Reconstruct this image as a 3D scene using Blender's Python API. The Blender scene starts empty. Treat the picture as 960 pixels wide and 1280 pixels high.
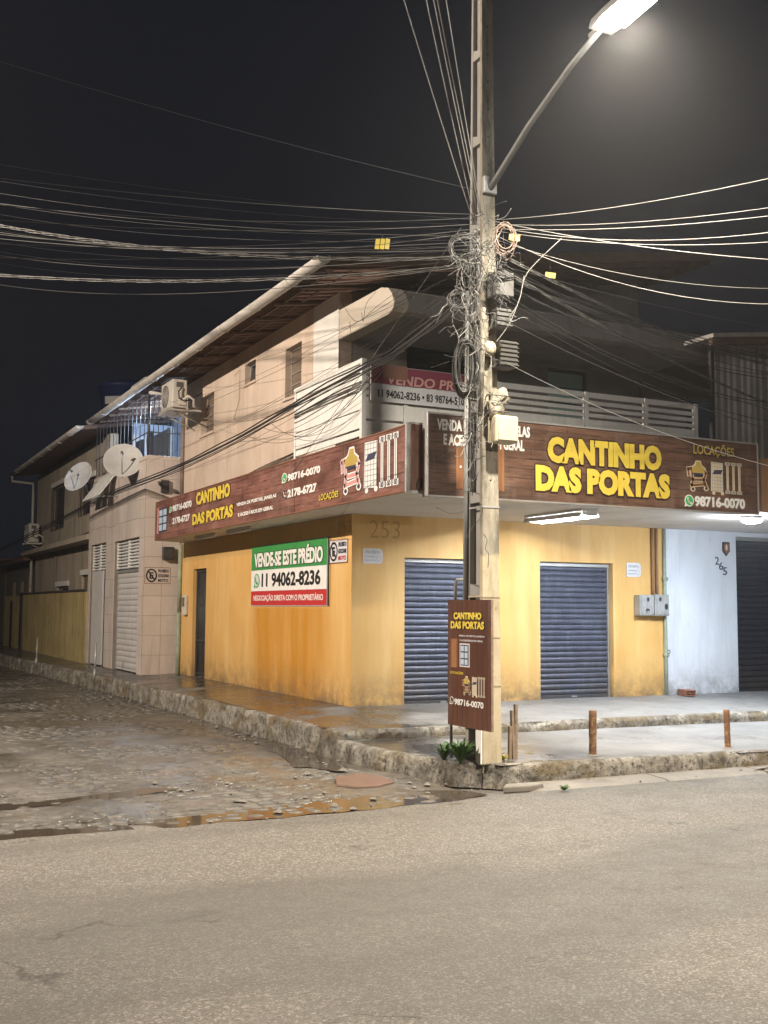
import bpy, bmesh, math, random
from mathutils import Vector, Matrix, noise
random.seed(7)
scn = bpy.context.scene
COL = scn.collection
R = math.radians

# ---------------------------------------------------------------- camera
YAW, PITCH, ROLL, FPX = R(26.6), math.atan(121/1382.0), R(0.35), 1382.0
CAM = Vector((-6.385, -13.73, 1.70))
F0 = Vector((math.sin(YAW), math.cos(YAW), 0)); R0 = Vector((math.cos(YAW), -math.sin(YAW), 0)); Z0 = Vector((0, 0, 1))
FW = F0*math.cos(PITCH) + Z0*math.sin(PITCH)
UP0 = -F0*math.sin(PITCH) + Z0*math.cos(PITCH)
RT = R0*math.cos(ROLL) + UP0*math.sin(ROLL)
UP = UP0*math.cos(ROLL) - R0*math.sin(ROLL)
cd = bpy.data.cameras.new('camera'); cam = bpy.data.objects.new('camera', cd); COL.objects.link(cam)
cam.matrix_world = Matrix(((RT.x, UP.x, -FW.x, CAM.x), (RT.y, UP.y, -FW.y, CAM.y), (RT.z, UP.z, -FW.z, CAM.z), (0, 0, 0, 1)))
cd.sensor_fit = 'VERTICAL'; cd.sensor_height = 24; cd.lens = FPX/1280*24; cd.clip_end = 2000; cd.clip_start = 0.05
scn.camera = cam

# ---------------------------------------------------------------- world, sun, exposure
w = bpy.data.worlds.new('World'); scn.world = w; w.use_nodes = True
nt = w.node_tree; bg = nt.nodes['Background']
sky = nt.nodes.new('ShaderNodeTexSky'); sky.sky_type = 'NISHITA'; sky.sun_disc = False
sky.sun_elevation = R(-3); sky.sun_rotation = R(200); sky.air_density = 1.2; sky.dust_density = 2
glow = nt.nodes.new('ShaderNodeMix'); glow.data_type = 'RGBA'; glow.inputs[0].default_value = 0.82
glow.inputs[7].default_value = (0.055, 0.066, 0.098, 1)          # light-polluted cloud cover of the town
nt.links.new(sky.outputs[0], glow.inputs[6]); nt.links.new(glow.outputs[2], bg.inputs[0])
bg.inputs[1].default_value = 0.10
sd = bpy.data.lights.new('moon', 'SUN'); so = bpy.data.objects.new('moon', sd); COL.objects.link(so)
sd.energy = 0.012; sd.angle = R(15); sd.color = (0.85, 0.9, 1.0)
so.rotation_euler = (R(50), 0, R(-35)); so.location = (0, 0, 30)
scn.view_settings.view_transform = 'Standard'; scn.view_settings.look = 'None'
scn.view_settings.exposure = 0.4; scn.view_settings.gamma = 1; scn.view_settings.use_curve_mapping = False

cy = scn.cycles
cy.max_bounces = 5; cy.diffuse_bounces = 3; cy.glossy_bounces = 2; cy.transmission_bounces = 1; cy.volume_bounces = 0; cy.transparent_max_bounces = 4
cy.caustics_reflective = False; cy.caustics_refractive = False

# ---------------------------------------------------------------- helpers
def px(x, y):
    return (FW*FPX + RT*(x-480) + UP*(640-y)).normalized()
def onX(x, y, v): d = px(x, y); return CAM + d*((v-CAM.x)/d.x)
def onY(x, y, v): d = px(x, y); return CAM + d*((v-CAM.y)/d.y)
def onZ(x, y, v): d = px(x, y); return CAM + d*((v-CAM.z)/d.z)
def atD(x, y, dep): d = px(x, y); return CAM + d*(dep/d.dot(FW))

class MB:
    def __init__(s): s.v = []; s.f = []; s.sm = []
    def add(s, vs, fs, smooth=False):
        o = len(s.v); s.v += [tuple(a) for a in vs]
        for f in fs: s.f.append([o+i for i in f]); s.sm.append(smooth)
        return s
    def box(s, a, b, rot=None, org=None):
        x0, y0, z0 = a; x1, y1, z1 = b
        vs = [Vector(p) for p in ((x0,y0,z0),(x1,y0,z0),(x1,y1,z0),(x0,y1,z0),(x0,y0,z1),(x1,y0,z1),(x1,y1,z1),(x0,y1,z1))]
        if rot is not None:
            o = Vector(org) if org is not None else Vector(((x0+x1)/2, (y0+y1)/2, (z0+z1)/2))
            vs = [o + rot @ (p-o) for p in vs]
        return s.add(vs, [(0,3,2,1),(4,5,6,7),(0,1,5,4),(1,2,6,5),(2,3,7,6),(3,0,4,7)])
    def prism(s, poly, axis, d0, d1):
        n = len(poly)
        def P(u, v, d): return {'x': (d, u, v), 'y': (u, d, v), 'z': (u, v, d)}[axis]
        vs = [P(u, v, d0) for u, v in poly] + [P(u, v, d1) for u, v in poly]
        fs = [tuple(range(n)), tuple(range(2*n-1, n-1, -1))] + [(i, n+i, n+(i+1) % n, (i+1) % n) for i in range(n)]
        return s.add(vs, fs)
    def tube(s, pts, r, n=6, cap=True, closed=False):
        pts = [Vector(p) for p in pts]; m = len(pts); rs = r if isinstance(r, (list, tuple)) else [r]*m
        vs = []; up = None
        for i, p in enumerate(pts):
            if closed: t = pts[(i+1) % m]-pts[i-1]
            else: t = (pts[min(i+1, m-1)]-pts[max(i-1, 0)])
            t = t.normalized() if t.length > 1e-9 else Vector((0, 0, 1))
            if up is None: up = t.orthogonal().normalized()
            up = (up - t*up.dot(t)); up = up.normalized() if up.length > 1e-6 else t.orthogonal().normalized()
            b = t.cross(up)
            for k in range(n):
                a = 2*math.pi*k/n; vs.append(p + (up*math.cos(a)+b*math.sin(a))*rs[i])
        fs = []
        for i in range(m if closed else m-1):
            j = (i+1) % m
            for k in range(n): fs.append((i*n+k, i*n+(k+1) % n, j*n+(k+1) % n, j*n+k))
        if cap and not closed: fs += [tuple(range(n-1, -1, -1)), tuple(range((m-1)*n, m*n))]
        return s.add(vs, fs, True)
    def lathe(s, prof, mat=None, n=24):
        vs = []; mat = mat or Matrix()
        for r_, z in prof:
            for k in range(n):
                a = 2*math.pi*k/n; vs.append(mat @ Vector((r_*math.cos(a), r_*math.sin(a), z)))
        fs = []
        for i in range(len(prof)-1):
            for k in range(n): fs.append((i*n+k, i*n+(k+1) % n, (i+1)*n+(k+1) % n, (i+1)*n+k))
        return s.add(vs, fs, True)
    def wall(s, axis, d0, d1, us, vs_, holes):
        """slab of thickness d0..d1 with rectangular openings; plane coords u,v (v = z)"""
        u = sorted(set(us+[h[0] for h in holes]+[h[1] for h in holes])); v = sorted(set(vs_+[h[2] for h in holes]+[h[3] for h in holes]))
        def solid(i, j):
            if i < 0 or j < 0 or i >= len(u)-1 or j >= len(v)-1: return False
            cu, cv = (u[i]+u[i+1])/2, (v[j]+v[j+1])/2
            return not any(h[0] < cu < h[1] and h[2] < cv < h[3] for h in holes)
        def P(a, b, d): return (d, a, b) if axis == 'x' else (a, d, b)
        for i in range(len(u)-1):
            for j in range(len(v)-1):
                if not solid(i, j): continue
                a, b, c, e = u[i], u[i+1], v[j], v[j+1]
                for d in (d0, d1): s.add([P(a,c,d), P(b,c,d), P(b,e,d), P(a,e,d)], [(0,1,2,3)])
                if not solid(i-1, j): s.add([P(a,c,d0), P(a,c,d1), P(a,e,d1), P(a,e,d0)], [(0,1,2,3)])
                if not solid(i+1, j): s.add([P(b,c,d0), P(b,c,d1), P(b,e,d1), P(b,e,d0)], [(0,1,2,3)])
                if not solid(i, j-1): s.add([P(a,c,d0), P(a,c,d1), P(b,c,d1), P(b,c,d0)], [(0,1,2,3)])
                if not solid(i, j+1): s.add([P(a,e,d0), P(a,e,d1), P(b,e,d1), P(b,e,d0)], [(0,1,2,3)])
        return s
    def mesh(s, name, merge=True):
        me = bpy.data.meshes.new(name); me.from_pydata(s.v, [], s.f)
        me.polygons.foreach_set('use_smooth', s.sm)
        bm = bmesh.new(); bm.from_mesh(me)
        if merge: bmesh.ops.remove_doubles(bm, verts=bm.verts, dist=1e-5)
        bmesh.ops.recalc_face_normals(bm, faces=bm.faces); bm.to_mesh(me); bm.free(); me.update()
        return me
    def build(s, name, mat, parent=None, bevel=0, merge=True):
        o = link(name, s.mesh(name, merge), mat, parent)
        if bevel: bev(o, bevel)
        return o

def bev(o, wd, seg=2):
    m = o.modifiers.new('bevel', 'BEVEL'); m.width = wd; m.segments = seg; m.limit_method = 'ANGLE'; m.angle_limit = R(40)
def setmat(me, mat):
    me.materials.clear(); me.materials.append(M[mat] if isinstance(mat, str) else mat)
def link(name, data, mat=None, parent=None):
    o = bpy.data.objects.new(name, data); COL.objects.link(o)
    if mat is not None and data is not None: setmat(data, mat)
    if parent is not None:
        o.parent = parent
        o.matrix_parent_inverse = Matrix.Translation(-Vector(parent.location)) if parent.type == 'EMPTY' else Matrix()
    return o
def tag(o, label, cat, group=None):
    o['label'] = label; o['category'] = cat
    if group: o['group'] = group
    return o
def thing(name, loc, label, cat, group=None):
    o = bpy.data.objects.new(name, None); COL.objects.link(o); o.location = loc; o.empty_display_size = .2
    return tag(o, label, cat, group)
def struct(o): o['kind'] = 'structure'; return o
def stuff(o): o['kind'] = 'stuff'; return o
def inst(name, me, parent, loc=(0,0,0), rot=(0,0,0), scale=(1,1,1)):
    o = bpy.data.objects.new(name, me); COL.objects.link(o)
    o.parent = parent; o.location = loc; o.rotation_euler = rot; o.scale = scale
    if parent is not None and parent.type == 'EMPTY': o.matrix_parent_inverse = Matrix.Translation(-Vector(parent.location))
    return o

# ---------------------------------------------------------------- materials
M = {}
class G:
    def __init__(s, name):
        m = bpy.data.materials.new(name); m.use_nodes = True; s.m = m; s.t = m.node_tree; s.b = s.t.nodes['Principled BSDF']
        s.pos = s.t.nodes.new('ShaderNodeNewGeometry').outputs['Position']; M[name] = m
    def n(s, typ, **kw):
        o = s.t.nodes.new(typ)
        for k, v in kw.items(): setattr(o, k, v)
        return o
    def lk(s, a, b): s.t.links.new(a, b)
    def mapv(s, scale=(1,1,1), loc=(0,0,0), src=None):
        o = s.n('ShaderNodeMapping'); o.inputs['Scale'].default_value = scale; o.inputs['Location'].default_value = loc
        s.lk(src or s.pos, o.inputs[0]); return o.outputs[0]
    def noise(s, scale, det=6, rough=.6, vec=None, dist=0):
        o = s.n('ShaderNodeTexNoise'); o.inputs['Scale'].default_value = scale; o.inputs['Detail'].default_value = det
        o.inputs['Roughness'].default_value = rough; o.inputs['Distortion'].default_value = dist
        s.lk(vec or s.pos, o.inputs['Vector']); return o.outputs['Fac']
    def ramp(s, fac, stops):
        o = s.n('ShaderNodeValToRGB'); e = o.color_ramp.elements
        while len(e) < len(stops): e.new(.5)
        for i, (p, c) in enumerate(stops):
            e[i].position = p; e[i].color = (c, c, c, 1) if isinstance(c, (int, float)) else (*c, 1)
        s.lk(fac, o.inputs[0]); return o.outputs[0]
    def mix(s, fac, a, b, mode='MIX'):
        o = s.n('ShaderNodeMix', data_type='RGBA', blend_type=mode)
        for sock, v in ((o.inputs[0], fac), (o.inputs[6], a), (o.inputs[7], b)):
            if isinstance(v, (int, float)): sock.default_value = v if sock.type == 'VALUE' else (v, v, v, 1)
            elif isinstance(v, (tuple, list)): sock.default_value = (*v, 1)
            else: s.lk(v, sock)
        return o.outputs[2]
    def math(s, op, a, b=0, clamp=False):
        o = s.n('ShaderNodeMath', operation=op, use_clamp=clamp)
        for i, v in enumerate((a, b)):
            if isinstance(v, (int, float)): o.inputs[i].default_value = v
            else: s.lk(v, o.inputs[i])
        return o.outputs[0]
    def sep(s, src=None):
        o = s.n('ShaderNodeSeparateXYZ'); s.lk(src or s.pos, o.inputs[0]); return o.outputs
    def band(s, val, lo, hi, soft):      # 1 inside lo..hi
        a = s.n('ShaderNodeMapRange'); a.inputs[1].default_value = lo-soft; a.inputs[2].default_value = lo+soft; s.lk(val, a.inputs[0])
        b = s.n('ShaderNodeMapRange'); b.inputs[1].default_value = hi+soft; b.inputs[2].default_value = hi-soft; s.lk(val, b.inputs[0])
        return s.math('MULTIPLY', a.outputs[0], b.outputs[0])
    def out(s, col=None, rough=None, bump=None, bs=.3, bd=.01, metal=None, spec=None):
        for sock, v in (('Base Color', col), ('Roughness', rough), ('Metallic', metal), ('Specular IOR Level', spec)):
            if v is None: continue
            if isinstance(v, (int, float)): s.b.inputs[sock].default_value = v
            elif isinstance(v, (tuple, list)): s.b.inputs[sock].default_value = (*v, 1)
            else: s.lk(v, s.b.inputs[sock])
        if bump is not None:
            o = s.n('ShaderNodeBump'); o.inputs['Strength'].default_value = bs; o.inputs['Distance'].default_value = bd
            s.lk(bump, o.inputs['Height']); s.lk(o.outputs[0], s.b.inputs['Normal'])
        return s.m

def pmat(name, c, var=.25, scale=3, rough=.7, bump=.2, dirt=None, dirt_amt=.5, streak=False, metal=0, rvar=.15, obj_rand=0, foot=0):
    """general weathered surface: mottled base, dirt patches of another colour, small relief"""
    g = G(name)
    a = tuple(v*(1-var) for v in c); b = tuple(min(1, v*(1+var*.6)) for v in c)
    n1 = g.noise(scale, 8, .65)
    col = g.mix(g.ramp(n1, [(.3, 0.), (.7, 1.)]), a, b)
    if dirt:
        v = g.mapv((1, 1, .16) if streak else (1, 1, 1), (3.1, 1.7, .4))
        n2 = g.noise(scale*(2.2 if streak else .9), 8, .7, v, .4)
        col = g.mix(g.math('MULTIPLY', g.ramp(n2, [(.5, 0.), (.72, 1.)]), dirt_amt), col, dirt)
    if obj_rand:
        oi = g.n('ShaderNodeObjectInfo')
        k = g.math('ADD', g.math('MULTIPLY', oi.outputs['Random'], obj_rand), 1-obj_rand/2)
        vm = g.n('ShaderNodeVectorMath', operation='SCALE'); g.lk(col, vm.inputs[0]); g.lk(k, vm.inputs['Scale']); col = vm.outputs[0]
    n3 = g.noise(scale*14, 6, .7)
    rr = g.math('ADD', g.math('MULTIPLY', n1, rvar*2), rough-rvar, True)
    if foot:
        mr = g.n('ShaderNodeMapRange'); mr.inputs[1].default_value = foot; mr.inputs[2].default_value = .36; g.lk(g.sep()[2], mr.inputs[0])
        gm = g.math('MULTIPLY', g.math('POWER', mr.outputs[0], 1.6), g.ramp(g.noise(4.2, 8, .75), [(.36, 0.), (.6, 1.)]))
        col = g.mix(g.math('MULTIPLY', gm, .75), col, (.10,.085,.065))
        sc = g.ramp(g.noise(3.1, 9, .78, g.mapv((1.6, 1, 1), (8, 1, 2))), [(.60, 0.), (.70, .5)]); col = g.mix(sc, col, tuple(v*.55 for v in c))
    return g.out(col, rr, n3 if bump else None, bump, .006, metal)

def emat(name, col, strength):
    g = G(name); g.b.inputs['Base Color'].default_value = (.8, .8, .8, 1)
    g.b.inputs['Emission Color'].default_value = (*col, 1); g.b.inputs['Emission Strength'].default_value = strength
    return g.m

# --- asphalt with exposed aggregate
g = G('asphalt')
vo = g.n('ShaderNodeTexVoronoi'); vo.inputs['Scale'].default_value = 88; g.lk(g.pos, vo.inputs['Vector'])
vo2 = g.n('ShaderNodeTexVoronoi'); vo2.inputs['Scale'].default_value = 160; g.lk(g.pos, vo2.inputs['Vector'])
st = g.ramp(g.sep(vo.outputs['Color'])[0], [(.0, (.045,.043,.040)), (.5, (.085,.081,.073)), (.78, (.145,.137,.121)), (.95, (.34,.32,.285))])
st2 = g.ramp(g.sep(vo2.outputs['Color'])[1], [(.0, (.08,.073,.063)), (.6, (.13,.118,.10)), (1., (.27,.245,.20))])
col = g.mix(.45, st, st2)
big = g.noise(.55, 5, .6); mid = g.noise(3.2, 8, .7)
col = g.mix(g.ramp(big, [(.35, 0.), (.7, .4)]), col, (.125,.117,.103))
col = g.mix(g.ramp(mid, [(.56, 0.), (.78, .45)]), col, (.07,.064,.056))
patch = g.noise(.28, 3, .45, g.mapv((.8, 1.3, 1), (3.3, 9.1, 0)))
col = g.mix(g.ramp(patch, [(.48, 0.), (.56, .5)]), col, (.072,.068,.061))
oil = g.noise(1.9, 5, .6, g.mapv((.7, 1.4, 1), (12.3, 5.1, 0)), .5)
col = g.mix(g.ramp(oil, [(.66, 0.), (.72, .7)]), col, (.045,.041,.037))
tyre = g.noise(1.0, 4, .5, g.mapv((.12, 1.5, 1)))
col = g.mix(g.ramp(tyre, [(.45, 0.), (.7, .45)]), col, (.075,.069,.06))
crk = g.n('ShaderNodeTexVoronoi', feature='DISTANCE_TO_EDGE'); crk.inputs['Scale'].default_value = .33
wv = g.n('ShaderNodeVectorMath', operation='ADD'); g.lk(g.pos, wv.inputs[0])
wn = g.n('ShaderNodeTexNoise'); wn.inputs['Scale'].default_value = 1.7; wn.inputs['Detail'].default_value = 6; g.lk(g.pos, wn.inputs['Vector']); g.lk(wn.outputs['Color'], wv.inputs[1])
g.lk(wv.outputs[0], crk.inputs['Vector'])
cm = g.math('MULTIPLY', g.ramp(crk.outputs['Distance'], [(.0, 1.), (.006, 0.)]), g.ramp(g.noise(.8, 3), [(.52, 0.), (.6, .8)]))
col = g.mix(cm, col, (.03,.028,.025))
hgt = g.math('ADD', g.ramp(vo.outputs['Distance'], [(0., 1.), (.7, 0.)]), g.math('MULTIPLY', mid, .6))
g.out(col, g.ramp(mid, [(.3, .62), (.7, .85)]), hgt, .55, .006, spec=.35)

# --- muddy bed of the cobbled street, damp
g = G('street_mud')
n1 = g.noise(1.1, 8, .65); n2 = g.noise(9, 8, .7)
col = g.mix(g.ramp(n1, [(.35, 0.), (.65, 1.)]), (.045,.039,.032), (.125,.111,.092))
col = g.mix(g.ramp(n2, [(.45, 0.), (.7, .6)]), col, (.16,.145,.12))
red = g.noise(1.3, 4, .5, g.mapv((1,1,1), (4.3, 2.2, 0)))
col = g.mix(g.ramp(red, [(.60, 0.), (.74, .45)]), col, (.14,.08,.05))
wet = g.noise(.75, 5, .55, g.mapv((1, 1, 1), (7.7, 3, 0)))
g.out(col, g.ramp(wet, [(.36, .8), (.55, .2)]), n2, .6, .012, spec=.5)

# --- cobbles
g = G('cobble')
oi = g.n('ShaderNodeObjectInfo'); n1 = g.noise(5, 8, .7); cell = g.noise(6.5, 1, .5)
col = g.mix(g.ramp(cell, [(.35, 0.), (.65, 1.)]), (.075,.069,.060), (.140,.130,.114))
col = g.mix(g.ramp(n1, [(.5, 0.), (.72, .7)]), col, (.065,.055,.045))
red = g.noise(1.3, 4, .5, g.mapv((1,1,1), (4.3, 2.2, 0)))
col = g.mix(g.ramp(red, [(.60, 0.), (.74, .35)]), col, (.15,.09,.06))
wet = g.noise(.75, 5, .55, g.mapv((1, 1, 1), (7.7, 3, 0)))
g.out(col, g.ramp(wet, [(.36, .8), (.55, .28)]), g.noise(40, 6, .7), .5, .008, spec=.45)

# --- pavement concrete, wet towards the side street
g = G('pavement_concrete')
n1 = g.noise(1.6, 8, .65); n2 = g.noise(14, 8, .7); xyz = g.sep()
col = g.mix(g.ramp(n1, [(.3, 0.), (.7, 1.)]), (.125,.125,.125), (.225,.225,.222))
col = g.mix(g.ramp(n2, [(.5, 0.), (.75, .5)]), col, (.13,.115,.095))
wx = g.n('ShaderNodeMapRange'); wx.inputs[1].default_value = 1.9; wx.inputs[2].default_value = .2; g.lk(xyz[0], wx.inputs[0])
wetn = g.noise(1.15, 5, .6, g.mapv((1,1,1), (1.1, 8.2, 0)))
wetm = g.math('MULTIPLY', wx.outputs[0], g.ramp(wetn, [(.34, 0.), (.52, 1.)]))
wetm = g.math('MAXIMUM', wetm, g.math('MULTIPLY', g.ramp(wetn, [(.6, 0.), (.7, 1.)]), .45))
ck = g.n('ShaderNodeTexVoronoi', feature='DISTANCE_TO_EDGE'); ck.inputs['Scale'].default_value = .75
wa = g.n('ShaderNodeVectorMath', operation='ADD'); g.lk(g.pos, wa.inputs[0]); wb = g.n('ShaderNodeTexNoise'); wb.inputs['Scale'].default_value = 2.2; wb.inputs['Detail'].default_value = 6; g.lk(g.pos, wb.inputs['Vector']); g.lk(wb.outputs['Color'], wa.inputs[1]); g.lk(wa.outputs[0], ck.inputs['Vector'])
col = g.mix(g.math('MULTIPLY', g.ramp(ck.outputs['Distance'], [(.0, 1.), (.012, 0.)]), g.ramp(g.noise(.9, 3), [(.45, 0.), (.55, .85)])), col, (.05,.045,.038))
spt = g.ramp(g.noise(2.6, 7, .7, g.mapv((1,1,1), (2, 6, 1))), [(.55, 0.), (.7, .6)]); col = g.mix(spt, col, (.11,.10,.085))
dark = g.mix(1.0, col, (.34,.30,.25), 'MULTIPLY')
col = g.mix(wetm, col, dark)
g.out(col, g.mix(wetm, .72, g.ramp(n1, [(.3, .10), (.75, .34)])), n2, .35, .006, spec=.5)

# --- old kerb: rendered, flaking, mossy
g = G('kerb_concrete')
n1 = g.noise(4.5, 8, .7); n2 = g.noise(22, 8, .75); n3 = g.noise(2.0, 6, .6, g.mapv((1,1,2.2), (5,2,1)))
col = g.mix(g.ramp(n1, [(.35, 0.), (.62, 1.)]), (.07,.06,.046), (.34,.32,.275))
col = g.mix(g.ramp(n3, [(.5, 0.), (.6, .85)]), col, (.14,.105,.055))
col = g.mix(g.ramp(n2, [(.50, 0.), (.62, .92)]), col, (.028,.025,.019))
g.out(col, .8, g.math('ADD', n1, n2), .9, .03)

# --- yellow rendered wall
def yellow(name, leftface):
    g = G(name); xyz = g.sep(); n1 = g.noise(1.3, 8, .6); n2 = g.noise(18, 8, .7)
    st = g.noise(3.0, 8, .65, g.mapv((1, 1, .10)))
    col = g.mix(g.ramp(n1, [(.3, 0.), (.7, 1.)]), (.60,.345,.10), (.68,.42,.15))
    col = g.mix(g.ramp(st, [(.48, 0.), (.7, .6)]), col, (.76,.54,.24))
    st2 = g.noise(2.1, 8, .7, g.mapv((1, 1, .14), (5, 5, 1))); col = g.mix(g.ramp(st2, [(.54, 0.), (.7, .45)]), col, (.42,.235,.06))
    if leftface:
        edge = g.math('MULTIPLY', g.math('SUBTRACT', g.noise(1.5, 6, .7, g.mapv((1, 1, .35))), .5), 1.1)
        yy = g.math('ADD', xyz[1], edge)
        stain = g.math('MULTIPLY', g.band(yy, .95, 3.9, .28), g.band(xyz[2], -.5, 1.72, .03))
        stain = g.math('MULTIPLY', stain, g.ramp(st, [(.33, .45), (.6, 1.)]))
        col = g.mix(stain, col, (.50,.225,.022))
        over = g.band(xyz[2], 2.62, 4, .03)  # awning's shadow painted as a darker band along the wall top
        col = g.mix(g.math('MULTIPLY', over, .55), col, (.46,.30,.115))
    gr = g.n('ShaderNodeMapRange'); gr.inputs[1].default_value = 1.15; gr.inputs[2].default_value = .38; g.lk(xyz[2], gr.inputs[0])
    grime = g.math('MULTIPLY', g.math('POWER', gr.outputs[0], 2.2), g.ramp(g.noise(3.6, 8, .75), [(.34, 0.), (.56, 1.)]))
    col = g.mix(g.math('MULTIPLY', grime, .9), col, (.17,.115,.06))
    chip = g.ramp(g.noise(7.5, 9, .8, g.mapv((1,1,1), (2.2, 7.1, 5))), [(.685, 0.), (.70, .8)])
    col = g.mix(chip, col, (.55,.47,.34))
    blot = g.ramp(g.noise(5.5, 8, .75, g.mapv((1,1,.5), (9, 4, 2))), [(.64, 0.), (.76, .45)])
    col = g.mix(blot, col, (.30,.17,.05))
    g.out(col, g.ramp(n1, [(.3, .55), (.7, .75)]), g.math('ADD', n2, g.math('MULTIPLY', n1, .8)), .3, .008)
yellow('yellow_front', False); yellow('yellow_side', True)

pmat('cream_wall', (.60,.485,.395), .14, 1.2, .8, .25, (.34,.25,.17), .5, True)
pmat('white_wall', (.72,.70,.66), .10, 1.5, .75, .2, (.42,.38,.32), .35, True)
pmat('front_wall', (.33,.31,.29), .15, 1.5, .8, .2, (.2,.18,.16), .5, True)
pmat('band_wall', (.52,.465,.39), .10, 1.5, .8, .2, (.38,.31,.22), .4, True)
pmat('soffit', (.66,.64,.60), .10, 1.8, .75, .15, (.36,.32,.26), .35)
pmat('blue_wall', (.70,.74,.80), .08, 1.0, .75, .2, (.36,.38,.42), .4, True, foot=1.0)
pmat('tile_wall', (.56,.49,.44), .10, 1.2, .5, .1, (.30,.24,.19), .55, True, obj_rand=.10)
pmat('grout', (.22,.19,.165), .2, 5, .9, .2)
pmat('beige_wall', (.40,.345,.27), .2, 1.4, .85, .25, (.17,.14,.10), .75, True)
pmat('old_yellow', (.42,.325,.14), .25, 1.3, .85, .25, (.10,.075,.04), .85, True)
pmat('shutter_blue', (.060,.069,.105), .3, 6, .5, .12, (.17,.18,.21), .45, True, .35, foot=1.3)
pmat('shutter_black', (.035,.036,.05), .2, 6, .42, .1, (.12,.12,.14), .3, True, .3, foot=1.2)
pmat('shutter_white', (.55,.53,.52), .12, 5, .5, .1, (.28,.25,.22), .4, True)
pmat('white_paint', (.72,.71,.68), .08, 4, .5, .1, (.40,.37,.33), .35, True)
pmat('dark_iron', (.035,.035,.038), .25, 8, .5, .1, (.10,.06,.04), .5)
pmat('rust', (.15,.07,.035), .5, 18, .9, .7, (.42,.31,.13), .85)
pmat('old_wood', (.22,.16,.11), .35, 12, .85, .4, (.40,.33,.26), .6)
pmat('galv', (.36,.36,.35), .15, 6, .45, .1, (.2,.19,.17), .4, False, .4)
pmat('arm_grey', (.13,.13,.125), .15, 6, .5, .1, (.07,.065,.06), .4, False, .3)
pmat('alu', (.52,.51,.50), .1, 6, .4, .05, None, 0, False, .6)
pmat('gutter_white', (.55,.52,.48), .12, 4, .6, .1, (.25,.20,.15), .6)
pmat('roof_clay', (.15,.085,.06), .3, 7, .85, .3, (.05,.04,.035), .6, obj_rand=.4)
pmat('roof_wood', (.12,.075,.05), .3, 7, .8, .3)
pmat('pole_conc', (.28,.27,.255), .18, 3, .85, .4, (.17,.16,.14), .6, True)
pmat('black_rubber', (.016,.016,.017), .2, 10, .55, .1)
pmat('black_plastic', (.03,.03,.032), .2, 8, .45, .1)
pmat('cable_grey', (.085,.083,.08), .15, 8, .55, 0)
pmat('cable_black', (.022,.022,.022), .15, 8, .5, 0)
pmat('cable_white', (.17,.165,.155), .15, 8, .55, 0)
pmat('box_grey', (.10,.098,.095), .15, 7, .6, .15, (.05,.045,.04), .5)
pmat('box_dark', (.05,.047,.042), .2, 7, .6, .15, (.09,.08,.07), .4)
pmat('box_cream', (.46,.40,.29), .1, 5, .6, .12, (.35,.28,.18), .4, True)
pmat('tag_yellow', (.80,.62,.10), .1, 20, .5, 0)
pmat('brown_panel', (.23,.105,.065), .1, 3, .5, .05)
pmat('ac_white', (.56,.53,.48), .1, 5, .55, .08, (.33,.28,.22), .45, True)
pmat('dish_grey', (.50,.49,.47), .1, 3, .55, .05, (.3,.28,.25), .4)
pmat('conduit', (.30,.165,.085), .15, 6, .6, .1)
pmat('pipe_green', (.30,.34,.25), .3, 6, .7, .2, (.07,.10,.05), .8, True)
pmat('pipe_brown', (.22,.155,.12), .2, 6, .65, .15, (.1,.08,.06), .5)
pmat('meter_grey', (.33,.33,.33), .18, 9, .6, .2, (.12,.16,.10), .8, True)
pmat('brick_red', (.30,.13,.08), .3, 14, .9, .5, (.12,.07,.05), .6)
pmat('patch_red', (.13,.075,.052), .3, 9, .6, .5, (.10,.07,.05), .6)
pmat('stone_chip', (.20,.185,.16), .3, 20, .85, .5, obj_rand=.5)
pmat('leaf_green', (.05,.105,.028), .35, 16, .5, .1, obj_rand=.4)
pmat('leaf_yellow', (.36,.30,.04), .3, 16, .5, .1)
pmat('tank_blue', (.02,.035,.13), .15, 4, .45, .05)
pmat('shirt_dark', (.03,.035,.06), .3, 9, .9, .3)
pmat('cloth_yellow', (.55,.38,.05), .2, 9, .9, .3)
pmat('metal_sheet', (.42,.40,.375), .15, 2.5, .5, .1, (.22,.17,.13), .6, True, .35, obj_rand=.35)
pmat('porch_wall', (.50,.56,.66), .08, 2, .8, .1)
pmat('ground', (.07,.065,.055), .3, 2, .9, .3)
pmat('far_wall', (.20,.175,.14), .2, 2, .85, .2, (.1,.085,.07), .6, True)
pmat('concrete_gutter', (.19,.175,.15), .25, 4, .8, .4, (.12,.105,.08), .6)
# flat print colours
for nm, c in dict(p_white=(.80,.79,.77), p_yellow=(.70,.53,.07), p_black=(.018,.017,.017), p_dark=(.045,.022,.014), p_green=(.045,.27,.07), p_red=(.50,.035,.035),
                  p_maroon=(.22,.03,.06), p_grey=(.42,.44,.48), p_lgrey=(.64,.64,.66), p_wgreen=(.06,.42,.12), p_pink=(.62,.30,.28), p_cream=(.70,.58,.40), p_tan=(.22,.10,.045), p_navy=(.05,.05,.09), p_lblue=(.45,.55,.66), p_pencil=(.45,.27,.075), p_pencil2=(.42,.45,.50), p_orange=(.30,.135,.055), p_gold=(.45,.33,.08)).items():
    pmat(nm, c, .08, 9, .5, 0)
g = G('glass_dark'); g.out((.015,.017,.018), .12, g.noise(2, 2), .05, .01, spec=.6)
g = G('glass_teal'); g.out((.48,.68,.64), .25, spec=.5)
g = G('water'); g.out((.05,.040,.030), .06, g.noise(3.5, 3, .5), .03, .004, spec=.6)

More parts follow.
